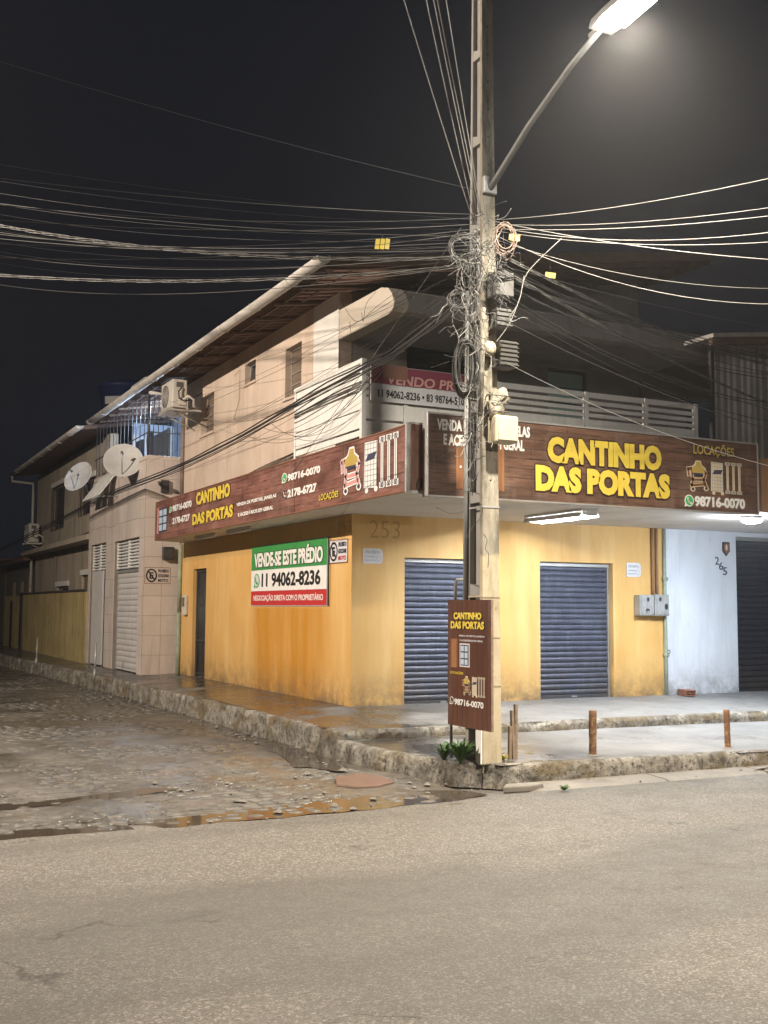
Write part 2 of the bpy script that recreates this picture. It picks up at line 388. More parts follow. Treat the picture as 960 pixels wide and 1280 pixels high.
def planks(name, horiz, c1, c2, c3, u, pl=1.4, ph=.115, boost=None):
    """printed wood boards; u = axis index along the sign"""
    g = G(name); s = g.sep()
    cb = g.n('ShaderNodeCombineXYZ')
    if horiz: g.lk(s[u], cb.inputs[0]); g.lk(s[2], cb.inputs[1])
    else: g.lk(s[2], cb.inputs[0]); g.lk(s[u], cb.inputs[1])
    br = g.n('ShaderNodeTexBrick'); br.offset = .37; g.lk(cb.outputs[0], br.inputs['Vector'])
    br.inputs['Scale'].default_value = 1; br.inputs['Brick Width'].default_value = pl; br.inputs['Row Height'].default_value = ph
    br.inputs['Mortar Size'].default_value = .006; br.inputs['Color1'].default_value = (*c1, 1); br.inputs['Color2'].default_value = (*c2, 1); br.inputs['Mortar'].default_value = tuple(v*.3 for v in c1)+(1,)
    grain = g.noise(3.0, 8, .7, g.mapv((1.2, 16, 1), src=cb.outputs[0]), .6)
    big = g.noise(1.1, 3, .5, g.mapv((1, 2.5, 1), src=cb.outputs[0]))
    col = g.mix(g.ramp(grain, [(.38, 0.), (.68, .75)]), br.outputs['Color'], c3)
    col = g.mix(g.ramp(big, [(.42, 0.), (.68, .75)]), col, tuple(v*.42 for v in c1))
    dust = g.noise(2.3, 8, .7, g.mapv((1, 1, .25), (6, 1, 3)))
    col = g.mix(g.ramp(dust, [(.52, 0.), (.75, .35)]), col, (.30,.24,.20))
    g.out(col, g.ramp(dust, [(.3, .35), (.7, .6)]), grain, .05, .002, spec=.4)
planks('print_left', True, (.14,.055,.040), (.21,.088,.066), (.36,.19,.155), 1)
planks('print_front', True, (.075,.038,.026), (.12,.060,.040), (.24,.14,.095), 0)
planks('print_pole', False, (.15,.060,.036), (.10,.042,.027), (.07,.03,.02), 1, 2.5, .095)

# --- whitewashed lower pole face
g = G('pole_paint'); z = g.sep()[2]; n1 = g.noise(4, 8, .7); st = g.noise(9, 8, .7, g.mapv((1, 1, .22)))
col = g.mix(g.ramp(n1, [(.35, 0.), (.7, 1.)]), (.36,.305,.205), (.50,.435,.31))
oldc = g.mix(g.ramp(st, [(.4, 0.), (.62, 1.)]), (.31,.285,.23), (.095,.085,.065))
zz = g.math('ADD', z, g.math('MULTIPLY', g.noise(14, 3), .10))
up = g.n('ShaderNodeMapRange'); up.inputs[1].default_value = 2.28; up.inputs[2].default_value = 2.31; g.lk(zz, up.inputs[0])
col = g.mix(up.outputs[0], col, oldc)
drip = g.noise(7, 8, .7, g.mapv((1, 1, .12), (1, 3, 2))); col = g.mix(g.ramp(drip, [(.48, 0.), (.68, .6)]), col, (.20,.165,.11))
bl = g.ramp(g.noise(16, 8, .75), [(.58, 0.), (.68, .7)])
col = g.mix(bl, col, (.16,.12,.07))
g.out(col, .8, g.noise(30, 8, .7), .35, .008)

emat('lamp_glow', (1.0, .95, .86), 300)
emat('tube_glow', (.90, .95, 1.0), 380)
emat('led_glow', (.80, .89, 1.0), 800)
emat('porch_glow', (.55, .74, 1.0), 1500)

# ================================================================ GROUND
def grid(name, xs, ys, zf, mat, keep=None):
    mb = MB(); nx, ny = len(xs), len(ys)
    vs = [(x, y, zf(x, y)) for y in ys for x in xs]; fs = []
    for j in range(ny-1):
        for i in range(nx-1):
            if keep and not keep((xs[i]+xs[i+1])/2, (ys[j]+ys[j+1])/2): continue
            fs.append((j*nx+i, j*nx+i+1, (j+1)*nx+i+1, (j+1)*nx+i))
    used = sorted({i for f in fs for i in f}); mp = {a: b for b, a in enumerate(used)}
    mb.add([vs[i] for i in used], [tuple(mp[i] for i in f) for f in fs], True)
    return mb.build(name, mat)
def fr(a, b, st): n = max(1, round((b-a)/st)); return [a+(b-a)*i/n for i in range(n+1)]

gr = struct(grid('ground', [-400, -60, 60, 400], [-400, -60, 60, 400], lambda x, y: -.06, 'ground'))
def roadz(x, y): return .009 + max(0, min(1, (-5.0-y)/1.6))*(.010*noise.noise(Vector((x*.5, y*.5, 0))) + .012*noise.noise(Vector((x*.17, y*.17, 3))))
EDGE = lambda x: -5.12 - .10*math.sin(x*1.7) - .07*noise.noise(Vector((x*2.3, 0, 5))) if x < -.6 else -4.98 + .05*noise.noise(Vector((x*1.3, 2, 5)))
xs = [-150, -60, -25] + fr(-12, 14, .18) + [25, 60, 150]
def build_road():
    mb = MB(); ts = [-.012, 0, .012, .03, .06, .1, .16, .25, .4, .6, 1]; ys = lambda x: [EDGE(x) + (-32-EDGE(x))*t for t in ts]
    vs = []
    for x in xs:
        for k, y in enumerate(ys(x)):
            vs.append((x, y, roadz(x, y) - (.035 if k == 0 else .002 if k == 1 else 0)))
    n = len(ts); fs = [(i*n+k, i*n+k+1, (i+1)*n+k+1, (i+1)*n+k) for i in range(len(xs)-1) for k in range(n-1)]
    return mb.add(vs, fs, True).build('road', 'asphalt')
struct(build_road())

# side street bed
def bedz(x, y):
    near = max(0, min(1, (y+5.6)/1.2))
    return .004 - .012*(1-near) + .020*noise.noise(Vector((x*.9, y*.9, 1))) + .009*noise.noise(Vector((x*3.1, y*3.1, 4)))
street = struct(grid('side_street', fr(-9, -1.0, .16), fr(-5.7, 4, .16)+fr(4.3, 40, .5), bedz, 'street_mud'))

def cobble_mesh(k):
    rnd = random.Random(k); mb = MB(); a, b, h = .080, .054, .06
    n = 8; ring = []
    for i in range(n):
        t = 2*math.pi*i/n + .2; c, s_ = math.cos(t), math.sin(t)
        p = 1/max(abs(c)**4 + abs(s_)**4, 1e-6)**.25
        ring.append((c*p*a*(1+rnd.uniform(-.12, .08)), s_*p*b*(1+rnd.uniform(-.12, .08))))
    vs = [(x, y, -h) for x, y in ring] + [(x*.99, y*.99, -.010) for x, y in ring] + [(x*.90, y*.88, rnd.uniform(-.003, .003)) for x, y in ring] + [(0, 0, .002)]
    fs = [(i, (i+1) % n, n+(i+1) % n, n+i) for i in range(n)] + [(n+i, n+(i+1) % n, 2*n+(i+1) % n, 2*n+i) for i in range(n)] + [(2*n+i, 2*n+(i+1) % n, 3*n) for i in range(n)]
    mb.add(vs, fs, True); me = mb.mesh('cobblestone'); setmat(me, 'cobble'); return me
CB = [cobble_mesh(k) for k in range(8)]
spots = []
row = 0; y = -5.02
while y < 14:
    x = -7.2 + (row % 2)*.1 + random.uniform(-.03, .03)
    while x < -1.28:
        # only the wedge the street shows from the corner side
        if x > -6.6 + max(0, (y+5)*.13):
            jx, jy = random.uniform(-.014, .014), random.uniform(-.012, .012)
            spots.append((x+jx, y+jy + .02*math.sin(x*2), random.uniform(-.09, .09), random.uniform(.86, 1.06), random.uniform(.86, 1.08), random.uniform(.004, .020), random.randrange(8)))
        x += random.uniform(.152, .195)
    y += .124; row += 1
inview = [s for s in spots if (Vector((s[0], s[1], 0))-CAM).dot(RT) / (Vector((s[0], s[1], 0))-CAM).dot(FW) > -.352]
spots_v = sorted(inview, key=lambda s: (Vector((s[0], s[1], 0))-CAM).length)
for s in spots_v[:300]:
    inst('cobblestone', CB[s[6]], street, (s[0], s[1], s[5]-.004), (random.uniform(-.05, .05), random.uniform(-.05, .05), s[2]), (s[3], s[4], 1))
mb = MB()
for s in spots_v[300:]:
    m = Matrix.Translation((s[0], s[1], s[5]-.008)) @ Matrix.Rotation(s[2], 4, 'Z') @ Matrix.Diagonal((s[3], s[4], 1, 1))
    me = CB[s[6]]
    mb.add([m @ v.co for v in me.vertices], [tuple(p.vertices) for p in me.polygons], True)
stuff(mb.build('cobblestones', 'cobble', street, merge=False))

# puddles on the cobbles
def puddle(pts, z, name):
    c = Vector((sum(p[0] for p in pts)/len(pts), sum(p[1] for p in pts)/len(pts), z)); ring = []
    n = len(pts)
    for i in range(n):
        a, b = Vector((*pts[i], z)), Vector((*pts[(i+1) % n], z))
        for k in range(8):
            p = a.lerp(b, k/8); d = .09*noise.noise(Vector((p.x*3.5, p.y*3.5, 9))); ring.append((p.x+d, p.y+d*.9, z))
    return struct(MB().add(ring, [tuple(range(len(ring)))]).build(name, 'water'))
puddle([(-5.6,-3.72),(-4.6,-3.62),(-3.55,-3.3),(-3.35,-3.5),(-4.2,-3.86),(-5.6,-4.02)], .015, 'puddle')
puddle([(-4.2,-4.90),(-3.0,-4.72),(-2.2,-4.55),(-1.55,-4.30),(-1.02,-4.62),(-.9,-4.95),(-1.5,-5.12),(-2.6,-5.16),(-4.0,-5.2)], .0085, 'puddle')
puddle([(-5.9,-4.90),(-5.0,-4.82),(-4.2,-4.95),(-4.2,-5.16),(-5.2,-5.14),(-5.9,-5.16)], .0085, 'puddle')
puddle([(-1.85,-2.6),(-1.6,-1.4),(-1.35,-.6),(-1.28,-1.6),(-1.3,-2.7),(-1.5,-3.1)], .016, 'puddle')
puddle([(2.45,-4.86),(2.9,-4.80),(3.6,-4.82),(3.4,-4.94),(2.7,-4.97)], .034, 'puddle')

# pavements
def cl(v, a=0, b=1): return max(a, min(b, v))
def upz(x, y):
    f = cl(-y/2.1) if y < 0 else 0
    fx = cl((-x-.15)/1.1) if x < 0 else 0
    return .375 - .075*max(f, fx) + .005*noise.noise(Vector((x*1.6, y*1.6, 2))) + .002*noise.noise(Vector((x*6, y*6, 2)))
def KX(y): return -1.16 - .014*max(0, y+2.2) if y < 8 else -1.303 - .045*(y-8)     # side kerb line
upper = struct(grid('pavement', fr(-2.2, 14, .12), fr(-2.06, .3, .12), upz, 'pavement_concrete', lambda x, y: x > KX(y)+.10))
struct(grid('pavement_side', fr(-2.9, .12, .12), fr(.3, 30, .24), upz, 'pavement_concrete', lambda x, y: x > KX(y)+.08))
def loz(x, y): return .186 - .006*cl(x, -1, 9) + .012*(y+4.5)/2.4 + .005*noise.noise(Vector((x*1.5, y*1.5, 6)))
def LK(y):                                     # left outline of the lower corner pavement
    t = cl((-2.2-y)/2.2); return -1.16 + .52*t**2.6
struct(grid('pavement_corner', fr(-1.2, 14, .12), fr(-4.60, -2.0, .12), loz, 'pavement_concrete', lambda x, y: x > LK(y)+.10 and y > -4.50 - .016*x))

def kerb_run(path, topz, width, drop, parent_name, seg=.95, amp=.022, seed=0):
    """chipped kerb cast in lengths: each length is its own child"""
    root = None; P = [Vector((x, y, 0)) for x, y in path]
    L = [0]
    for i in range(1, len(P)): L.append(L[-1] + (P[i]-P[i-1]).length)
    def at(s_):
        for i in range(1, len(P)):
            if s_ <= L[i] or i == len(P)-1:
                t = (s_-L[i-1])/(L[i]-L[i-1]); p = P[i-1].lerp(P[i], t)
                d = (P[i]-P[i-1]).normalized(); 
                if i < len(P)-1 and t > .5: d = d.lerp((P[i+1]-P[i]).normalized(), (t-.5)).normalized()
                elif i > 1 and t < .5: d = (P[i-1]-P[i-2]).normalized().lerp(d, .5+t).normalized()
                return p, Vector((-d.y, d.x, 0))
    segs = []; s0 = 0; rnd = random.Random(seed)
    while s0 < L[-1]-.05:
        s1 = min(L[-1], s0 + seg*rnd.uniform(.7, 1.35)); segs.append((s0, s1)); s0 = s1
    root = struct(link(parent_name, None))
    for a, b in segs:
        a += .006; b -= .006; n = max(4, int((b-a)/.05)); vs = []; prof = None
        for i in range(n+1):
            s_ = a+(b-a)*i/n; p, nl = at(s_); tz = topz(p.x, p.y)
            prof = [(width, tz-.004), (width*.5, tz+.002), (.035, tz), (.008, tz-.012), (-.004, tz-.04), (-.008, tz-drop*.38), (-.012, tz-drop*.72), (-.016, tz-drop-.05)]
            for k, (o, z_) in enumerate(prof):
                q = p + nl*o + Vector((0, 0, z_))
                e = noise.noise(q*5.5+Vector((seed, 0, 0))); e2 = noise.noise(q*14); big = max(0, noise.noise(q*2.4+Vector((3, seed, 0)))-.18)
                if 2 <= k: q += nl*(amp*e + amp*.6*e2 + amp*3.4*big*(1 if k < 7 else .3)); q.z += amp*.35*e2 - (amp*2.2*big if k in (2, 3, 4) else 0)
                if i in (0, n) and k >= 2: q += nl*.010
                vs.append(q)
        m = len(prof); mb = MB()
        mb.add(vs, [(i*m+k, i*m+k+1, (i+1)*m+k+1, (i+1)*m+k) for i in range(n) for k in range(m-1)] + [tuple(range(m)), tuple(range(n*m+m-1, n*m-1, -1))], True)
        mb.build('kerb_stone', 'kerb_concrete', root)
    return root
ys_ = [30, 20, 14, 10, 8, 5, 2, -.5, -2.1]
kerb_run([(KX(y), y) for y in ys_], lambda x, y: upz(x, y)+.004, .17, .30, 'kerb_side', .95, .022, 1)
kerb_run([(LK(y), y) for y in (-2.06, -2.6, -3.1, -3.5, -3.85, -4.1)] + [(-.56, -4.32), (-.40, -4.46), (-.1, -4.53), (1, -4.56), (3, -4.60), (14, -4.80)], lambda x, y: loz(x, max(y, -4.5))+.006, .16, .19, 'kerb_corner', 1.05, .020, 5)
kerb_run([(-1.12, -2.11), (0, -2.10), (3, -2.09), (14, -2.08)], lambda x, y: upz(x, -2.05)+.004, .12, .12, 'kerb_step', 1.2, .014, 9)

# concrete gutter slabs in front of the right kerb
gu = struct(link('gutter_strip', None))
x0 = -.45
while x0 < 13:
    x1 = x0 + random.uniform(1.0, 1.7); n = 10; vs = []
    for i in range(n+1):
        x = x0+.008+(x1-x0-.016)*i/n
        for k in range(5):
            y = -4.60-.02*x + (-.40)*k/4 + (.05*noise.noise(Vector((x*2.2, 7, 1))) if k == 4 else 0)
            vs.append((x, y, .030 - .012*k/4 + .007*noise.noise(Vector((x*3, y*3, 8))) - (.02 if k == 4 else 0)))
    MB().add(vs, [(i*5+k, i*5+k+1, (i+1)*5+k+1, (i+1)*5+k) for i in range(n) for k in range(4)], True).build('gutter_slab', 'concrete_gutter', gu)
    x0 = x1

# ================================================================ TEXT AND PRINT
_txt = {}
def text_mesh(s, bold):
    key = (s, bold)
    if key not in _txt:
        c = bpy.data.curves.new('lettering', 'FONT'); c.body = s; c.size = 1; c.offset = bold; c.extrude = .004; c.resolution_u = 3
        o = bpy.data.objects.new('lettering', c); COL.objects.link(o)
        dg = bpy.context.evaluated_depsgraph_get(); dg.update()
        me = bpy.data.meshes.new_from_object(o.evaluated_get(dg)); bpy.data.objects.remove(o); bpy.data.curves.remove(c)
        _txt[key] = me
    return _txt[key]
class Plane:
    """flat print surface. kind 'x': faces -X, u runs along -Y.  kind 'y': faces -Y, u runs along +X."""
    def __init__(s, kind, d): s.k = kind; s.d = d
    def uv(s, x, y):
        p = onX(x, y, s.d) if s.k == 'x' else onY(x, y, s.d)
        return (-p.y if s.k == 'x' else p.x), p.z
    def P(s, u, v, off): return Vector((s.d-off, -u, v)) if s.k == 'x' else Vector((u, s.d-off, v))
def put_text(pl, s, u0, u1, v0, v1, mat, parent, bold=.02, off=.006, name='lettering', shear=0, fit=None):
    """text stretched to the given box on the plane; fit = weight whose outline fills the box"""
    src = text_mesh(s, bold); rm = text_mesh(s, bold if fit is None else fit)
    xs_ = [v.co.x for v in rm.vertices]; ys_ = [v.co.y for v in rm.vertices]
    a, b, c, d = min(xs_), max(xs_), min(ys_), max(ys_)
    base = 0 if c < 0 else c
    me = src.copy()
    for v in me.vertices:
        u = u0 + (v.co.x-a)/(b-a)*(u1-u0); w_ = v0 + (v.co.y-c)/(d-c)*(v1-v0)
        u += shear*(w_-v0)
        v.co = pl.P(u, w_, off + v.co.z*.3)
    me.update()
    return link(name, me, mat, parent)
def text_px(pl, s, x0, yb, x1, yt, mat, parent, **kw):
    """box from the pixel of the lower-left and upper-right corner"""
    u0, v0 = pl.uv(x0, yb); u1, v1 = pl.uv(x1, yt)
    return put_text(pl, s, u0, u1, v0, v1, mat, parent, **kw)
def outlined(pl, s, u0, u1, v0, v1, m1, m2, parent, b1=.025, b2=.075, off=.006, shear=0):
    put_text(pl, s, u0, u1, v0, v1, m2, parent, bold=b2, off=off, name='letter_outline', shear=shear, fit=b1)
    return put_text(pl, s, u0, u1, v0, v1, m1, parent, bold=b1, off=off+.004, shear=shear)
def poly(pl, pts, mat, parent, name, off=.006, th=.002):
    n = len(pts); vs = [pl.P(u, v, off) for u, v in pts] + [pl.P(u, v, off-th) for u, v in pts]
    return MB().add(vs, [tuple(range(n)), tuple(range(2*n-1, n-1, -1))] + [(i, (i+1) % n, n+(i+1) % n, n+i) for i in range(n)]).build(name, mat, parent)
def rect(pl, u0, u1, v0, v1, mat, parent, name, off=.006, th=.002):
    return poly(pl, [(u0, v0), (u1, v0), (u1, v1), (u0, v1)], mat, parent, name, off, th)
def disc(pl, cu, cv, ru, rv, mat, parent, name, off=.006, n=24, th=.002):
    return poly(pl, [(cu+ru*math.cos(2*math.pi*i/n), cv+rv*math.sin(2*math.pi*i/n)) for i in range(n)], mat, parent, name, off, th)
def strokes(pl, lines, wd, mat, parent, name, off=.006):
    """polylines drawn as flat strips, one mesh"""
    mb = MB()
    for ln in lines:
        for (a, b), (c, d) in zip(ln[:-1], ln[1:]):
            du, dv = c-a, d-b; l = math.hypot(du, dv) or 1; nu, nv = -dv/l*wd/2, du/l*wd/2; eu, ev = du/l*wd*.35, dv/l*wd*.35
            mb.add([pl.P(a-eu+nu, b-ev+nv, off), pl.P(c+eu+nu, d+ev+nv, off), pl.P(c+eu-nu, d+ev-nv, off), pl.P(a-eu-nu, b-ev-nv, off)], [(0, 1, 2, 3)])
    return mb.build(name, mat, parent, merge=False)
def ring(cu, cv, r1, r2=None, a0=0, a1=360, n=24):
    r2 = r2 or r1; return [(cu+r1*math.cos(R(a0+(a1-a0)*i/n)), cv+r2*math.sin(R(a0+(a1-a0)*i/n))) for i in range(n+1)]
def chat_icon(pl, cu, cv, ru, rv, parent, off=.007, green='p_wgreen', white='p_white'):
    disc(pl, cu, cv, ru*1.12, rv*1.12, white, parent, 'icon_ring', off)
    poly(pl, [(cu-ru*1.15, cv-rv*1.18), (cu-ru*.1, cv-rv*.85), (cu-ru*.85, cv-rv*.1)], white, parent, 'icon_tail', off+.0005)
    disc(pl, cu, cv, ru*.90, rv*.90, green, parent, 'icon_disc', off+.003)
    strokes(pl, [[(cu-ru*.42, cv+rv*.48), (cu-ru*.36, cv+rv*.05), (cu+ru*.0, cv-rv*.36), (cu+ru*.46, cv-rv*.46)]], min(ru, rv)*.34, white, parent, 'icon_handset', off+.006)
def machines(pl, u0, u1, v0, v1, parent, off=.007, out='p_white', body='p_cream', faint='p_lgrey', dk='p_navy', frame='p_pink'):
    """hire equipment printed on the signs: cement mixer, scaffold tower, three props"""
    W, H = u1-u0, v1-v0; U = lambda a: u0+a*W; V = lambda b: v0+b*H
    wd = H*.075
    mix = [[(U(.05), V(.52)), (U(.04), V(.72)), (U(.10), V(.74)), (U(.12), V(.40)), (U(.10), V(.18))], [(U(.12), V(.38)), (U(.32), V(.40)), (U(.36), V(.60)), (U(.34), V(.66))], [(U(.32), V(.40)), (U(.37), V(.14))], [(U(.10), V(.20)), (U(.34), V(.26))]]
    strokes(pl, mix, wd*1.8, out, parent, 'mixer_outline', off)
    poly(pl, [(U(.10), V(.56)), (U(.33), V(.56)), (U(.36), V(.76)), (U(.29), V(.86)), (U(.27), V(1.0)), (U(.18), V(1.0)), (U(.15), V(.86)), (U(.08), V(.76))], out, parent, 'mixer_drum_outline', off+.001)
    strokes(pl, mix, wd, frame, parent, 'mixer_frame', off+.003)
    poly(pl, [(U(.12), V(.60)), (U(.31), V(.60)), (U(.34), V(.74)), (U(.27), V(.84)), (U(.26), V(.96)), (U(.19), V(.96)), (U(.17), V(.84)), (U(.10), V(.74))], 'p_gold', parent, 'mixer_drum', off+.004)
    poly(pl, [(U(.11), V(.60)), (U(.32), V(.60)), (U(.28), V(.53)), (U(.15), V(.53))], dk, parent, 'mixer_dark_band', off+.004)  # dark printed band below the drum
    for cx, cy in ((.12, .08), (.36, .12)):
        disc(pl, U(cx), V(cy), W*.045, H*.085, out, parent, 'mixer_wheel', off+.002); disc(pl, U(cx), V(cy), W*.024, H*.048, dk, parent, 'mixer_wheel_hub', off+.005)
    poly(pl, [(U(.45), V(.06)), (U(.67), V(.02)), (U(.68), V(.98)), (U(.46), V(1.0))], out, parent, 'scaffold_ground', off)
    gl = [[(U(.47+.2*t), V(.06)), (U(.47+.2*t), V(.97))] for t in (0, .25, .5, .75, 1)] + [[(U(.47), V(.08+.11*k)), (U(.67), V(.07+.11*k))] for k in range(9)]
    strokes(pl, gl, H*.018, 'p_grey', parent, 'scaffold_grid', off+.003)
    poly(pl, [(U(.48), V(.60)), (U(.63), V(.62)), (U(.67), V(.76)), (U(.52), V(.74))], dk, parent, 'scaffold_deck', off+.004)
    for t in (.50, .66): disc(pl, U(t), V(.0), W*.03, H*.06, out, parent, 'scaffold_caster', off+.001)
    for k in range(3):
        a = .76 + k*.11; ln = [[(U(a), V(.05)), (U(a), V(.97))], [(U(a-.03), V(.97)), (U(a+.03), V(.97))], [(U(a-.03), V(.05)), (U(a+.03), V(.05))]]
        strokes(pl, ln, W*.045, out, parent, 'prop_outline', off+.001); strokes(pl, ln, W*.014, 'p_grey' , parent, 'prop_post', off+.004)

# ================================================================ CORNER SHOP BUILDING
B = thing('corner_shop_building', (2.7, 4, .36), 'two-storey corner shop building, yellow ground floor, cream upper floor and deep awning', 'building')
S1, S2, DR = (.82, 2.18, .2, 2.42), (3.10, 4.46, .2, 2.42), (6.52, 7.36, .2, 2.45)
MB().wall('y', 0, .22, [0, 5.44], [0, 3.0], [S1, S2]).build('front_wall', 'yellow_front', B)
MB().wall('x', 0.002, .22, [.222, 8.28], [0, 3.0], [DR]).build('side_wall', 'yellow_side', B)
MB().box((.25, .6, 0), (5.4, .62, 3.0)).build('inner_partition', 'dark_iron', B)
# awning slab that becomes the balcony floor
MB().prism([(-.66, -2.90), (5.44, -2.90), (5.44, .0), (.0, .0), (.0, 8.0), (-.66, 7.62)], 'z', 3.0, 3.14).build('awning_slab', 'soffit', B, .006)
# upper walls
RZ = lambda x: 6.13 + .16*(x+.8)
WN = [(1.90, 2.58, 5.03, 5.83), (3.97, 4.52, 5.60, 5.96), (6.25, 7.05, 5.05, 5.80)]
MB().wall('x', 0, .2, [.5, 8.3], [3.14, RZ(0)-.02], WN).build('upper_side_wall', 'cream_wall', B)
MB().box((-.006, .498, 3.14), (.004, 1.42, RZ(0)-.03)).build('corner_pilaster', 'white_wall', B)
UW = [(1.10, 2.15, 4.30, 5.72), (3.62, 4.38, 4.2, 5.52)]
mb = MB().wall('y', .502, .70, [.2, 5.44], [3.14, 6.2], UW)
mb.add([(.2, .502, 6.2), (5.44, .502, 6.2), (5.44, .502, RZ(5.44)-.02), (.2, .502, RZ(.2)-.02), (.2, .70, 6.2), (5.44, .70, 6.2), (5.44, .70, RZ(5.44)-.02), (.2, .70, RZ(.2)-.02)], [(0,1,2,3), (7,6,5,4), (1,5,6,2), (2,6,7,3)])
mb.build('upper_front_wall', 'front_wall', B)
MB().box((5.24, .7, 3.14), (5.44, 8.3, RZ(5.24)-.03)).build('party_wall', 'front_wall', B)
# curved-nosed balcony canopy
nose = [(.5, 5.54), (-1.05, 5.54), (-1.16, 5.56), (-1.22, 5.61), (-1.23, 5.68), (-1.16, 5.80), (-1.05, 5.90), (-.85, 5.955), (.5, 5.975)]
MB().prism(nose, 'x', .0, .22).build('canopy_cheek', 'band_wall', B, .01)
pmat('canopy_shade_grey', (.27,.255,.24), .2, 1.5, .85, .2, (.12,.11,.10), .7, True)  # darker than the cheek: the slab's shade is put into its colour
slab_ = [(.5, 5.56), (-1.02, 5.56), (-1.10, 5.60), (-1.10, 5.86), (-.95, 5.93), (.5, 5.95)]
MB().prism(slab_, 'x', .222, 5.44).build('balcony_canopy', 'canopy_shade_grey', B, .01)
# windows on the side: four louvre panes in a metal frame
def side_window(u0, u1, v0, v1, n, mat='glass_dark', open_=False):
    f = MB(); t = .03
    f.box((.10, u0, v0), (.14, u0+t, v1)).box((.10, u1-t, v0), (.14, u1, v1)).box((.10, u0, v1-t), (.14, u1, v1)).box((.10, u0, v0), (.14, u1, v0+t))
    fo = f.build('window', 'alu', B)
    h = (v1-v0-2*t)/n
    for k in range(n):
        z = v0+t+h*k; rot = Matrix.Rotation(R(14 if open_ else 7), 3, 'Y')
        MB().box((.108, u0+t+.002, z+.008), (.116, u1-t-.002, z+h-.008), rot).build('pane', mat, fo)
        if k: MB().box((.100, u0+t, z-.010), (.13, u1-t, z+.010)).build('glazing_bar', 'alu', fo)
    MB().box((-.03, u0-.04, v0-.05), (.09, u1+.04, v0-.002)).build('window_sill', 'cream_wall', B, .005)
    MB().box((.17, u0, v0), (.18, u1, v1)).build('window_backing', 'black_plastic', fo)
pmat('louvre_brown', (.20,.15,.11), .2, 6, .35, .1, (.1,.08,.06), .4)
side_window(*WN[0], 4, 'louvre_brown'); side_window(*WN[1], 1, 'glass_dark', True); side_window(*WN[2], 4, 'louvre_brown')
# front windows under the canopy
def front_window(u0, u1, v0, v1, n, mat):
    f = MB(); t = .035
    f.box((u0, .56, v0), (u0+t, .60, v1)).box((u1-t, .56, v0), (u1, .60, v1)).box((u0, .56, v1-t), (u1, .60, v1)).box((u0, .56, v0), (u1, .60, v0+t))
    fo = f.build('window', 'box_dark', B); h = (v1-v0-2*t)/n
    for k in range(n):
        z = v0+t+h*k
        MB().box((u0+t, .575, z+.012), (u1-t, .585, z+h-.012)).build('pane', mat, fo)
front_window(1.10, 2.15, 4.30, 5.72, 5, 'glass_dark'); front_window(3.62, 4.38, 4.2, 5.52, 5, 'glass_teal')
# roller shutters
def slat_mesh(wd, h, mat, ax):
    mb = MB(); prof = [(0, 0), (-.012, h*.10), (-.020, h*.35), (-.020, h*.62), (-.010, h*.88), (.004, h*.93), (.004, h*.99), (.010, h*.99), (.010, 0)]
    if ax == 'y': pts0 = [(0, d, z) for d, z in prof]; pts1 = [(wd, d, z) for d, z in prof]
    else: pts0 = [(d, 0, z) for d, z in prof]; pts1 = [(d, wd, z) for d, z in prof]
    n = len(prof); mb.add(pts0+pts1, [(i, (i+1) % n, n+(i+1) % n, n+i) for i in range(n)] + [tuple(range(n)), tuple(range(2*n-1, n-1, -1))])
    me = mb.mesh('slat'); setmat(me, mat); return me
def shutter(parent, u0, u1, v0, v1, d, mat, ax='y', n=24, jamb='galv'):
    fr_ = MB()
    if ax == 'y':
        fr_.box((u0, d-.035, v0), (u0+.035, d+.05, v1)).box((u1-.035, d-.035, v0), (u1, d+.05, v1)).box((u0, d-.05, v1-.06), (u1, d+.06, v1))
    else:
        fr_.box((d-.035, u0, v0), (d+.05, u0+.035, v1)).box((d-.035, u1-.035, v0), (d+.05, u1, v1)).box((d-.05, u0, v1-.06), (d+.06, u1, v1))
    s = fr_.build('roller_shutter', jamb, parent)
    h = (v1-v0-.10)/n; me = slat_mesh(u1-u0-.078, h, mat, ax)
    for k in range(n):
        z = v0+.05+h*k; jit = random.uniform(-.005, .005)
        inst('slat', me, s, (u0+.039, d+jit, z) if ax == 'y' else (d+jit, u0+.039, z))
    if ax == 'y': MB().box((u0+.038, d-.022, v0), (u1-.038, d+.02, v0+.048)).build('bottom_rail', mat, s, .004); MB().box(((u0+u1)/2-.05, d-.04, v0+.012), ((u0+u1)/2+.05, d-.022, v0+.034)).build('lock', 'galv', s)
    else: MB().box((d-.022, u0+.038, v0), (d+.02, u1-.038, v0+.048)).build('bottom_rail', mat, s, .004)
    return s
shutter(B, .82, 2.18, .365, 2.42, .13, 'shutter_blue'); shutter(B, 3.10, 4.46, .375, 2.42, .13, 'shutter_blue')
# barred side door
d = MB().box((.07, 6.52, .36), (.11, 6.58, 2.45)).box((.07, 7.30, .36), (.11, 7.36, 2.45)).box((.07, 6.58, 2.39), (.11, 7.30, 2.45)).build('door', 'dark_iron', B)
for k in range(9):
    y = 6.62+.08*k; MB().tube([(.085, y, .40), (.085, y, 2.39)], .009, 6).build('bar', 'dark_iron', d)
for z in (.42, 1.05, 1.75): MB().box((.078, 6.58, z), (.096, 7.30, z+.04)).build('crossbar', 'dark_iron', d)
MB().box((.12, 6.58, .37), (.14, 7.30, 2.39)).build('door_panel', 'box_grey', d)
MB().box((.05, 6.60, 1.28), (.085, 6.66, 1.42)).build('lock', 'galv', d)
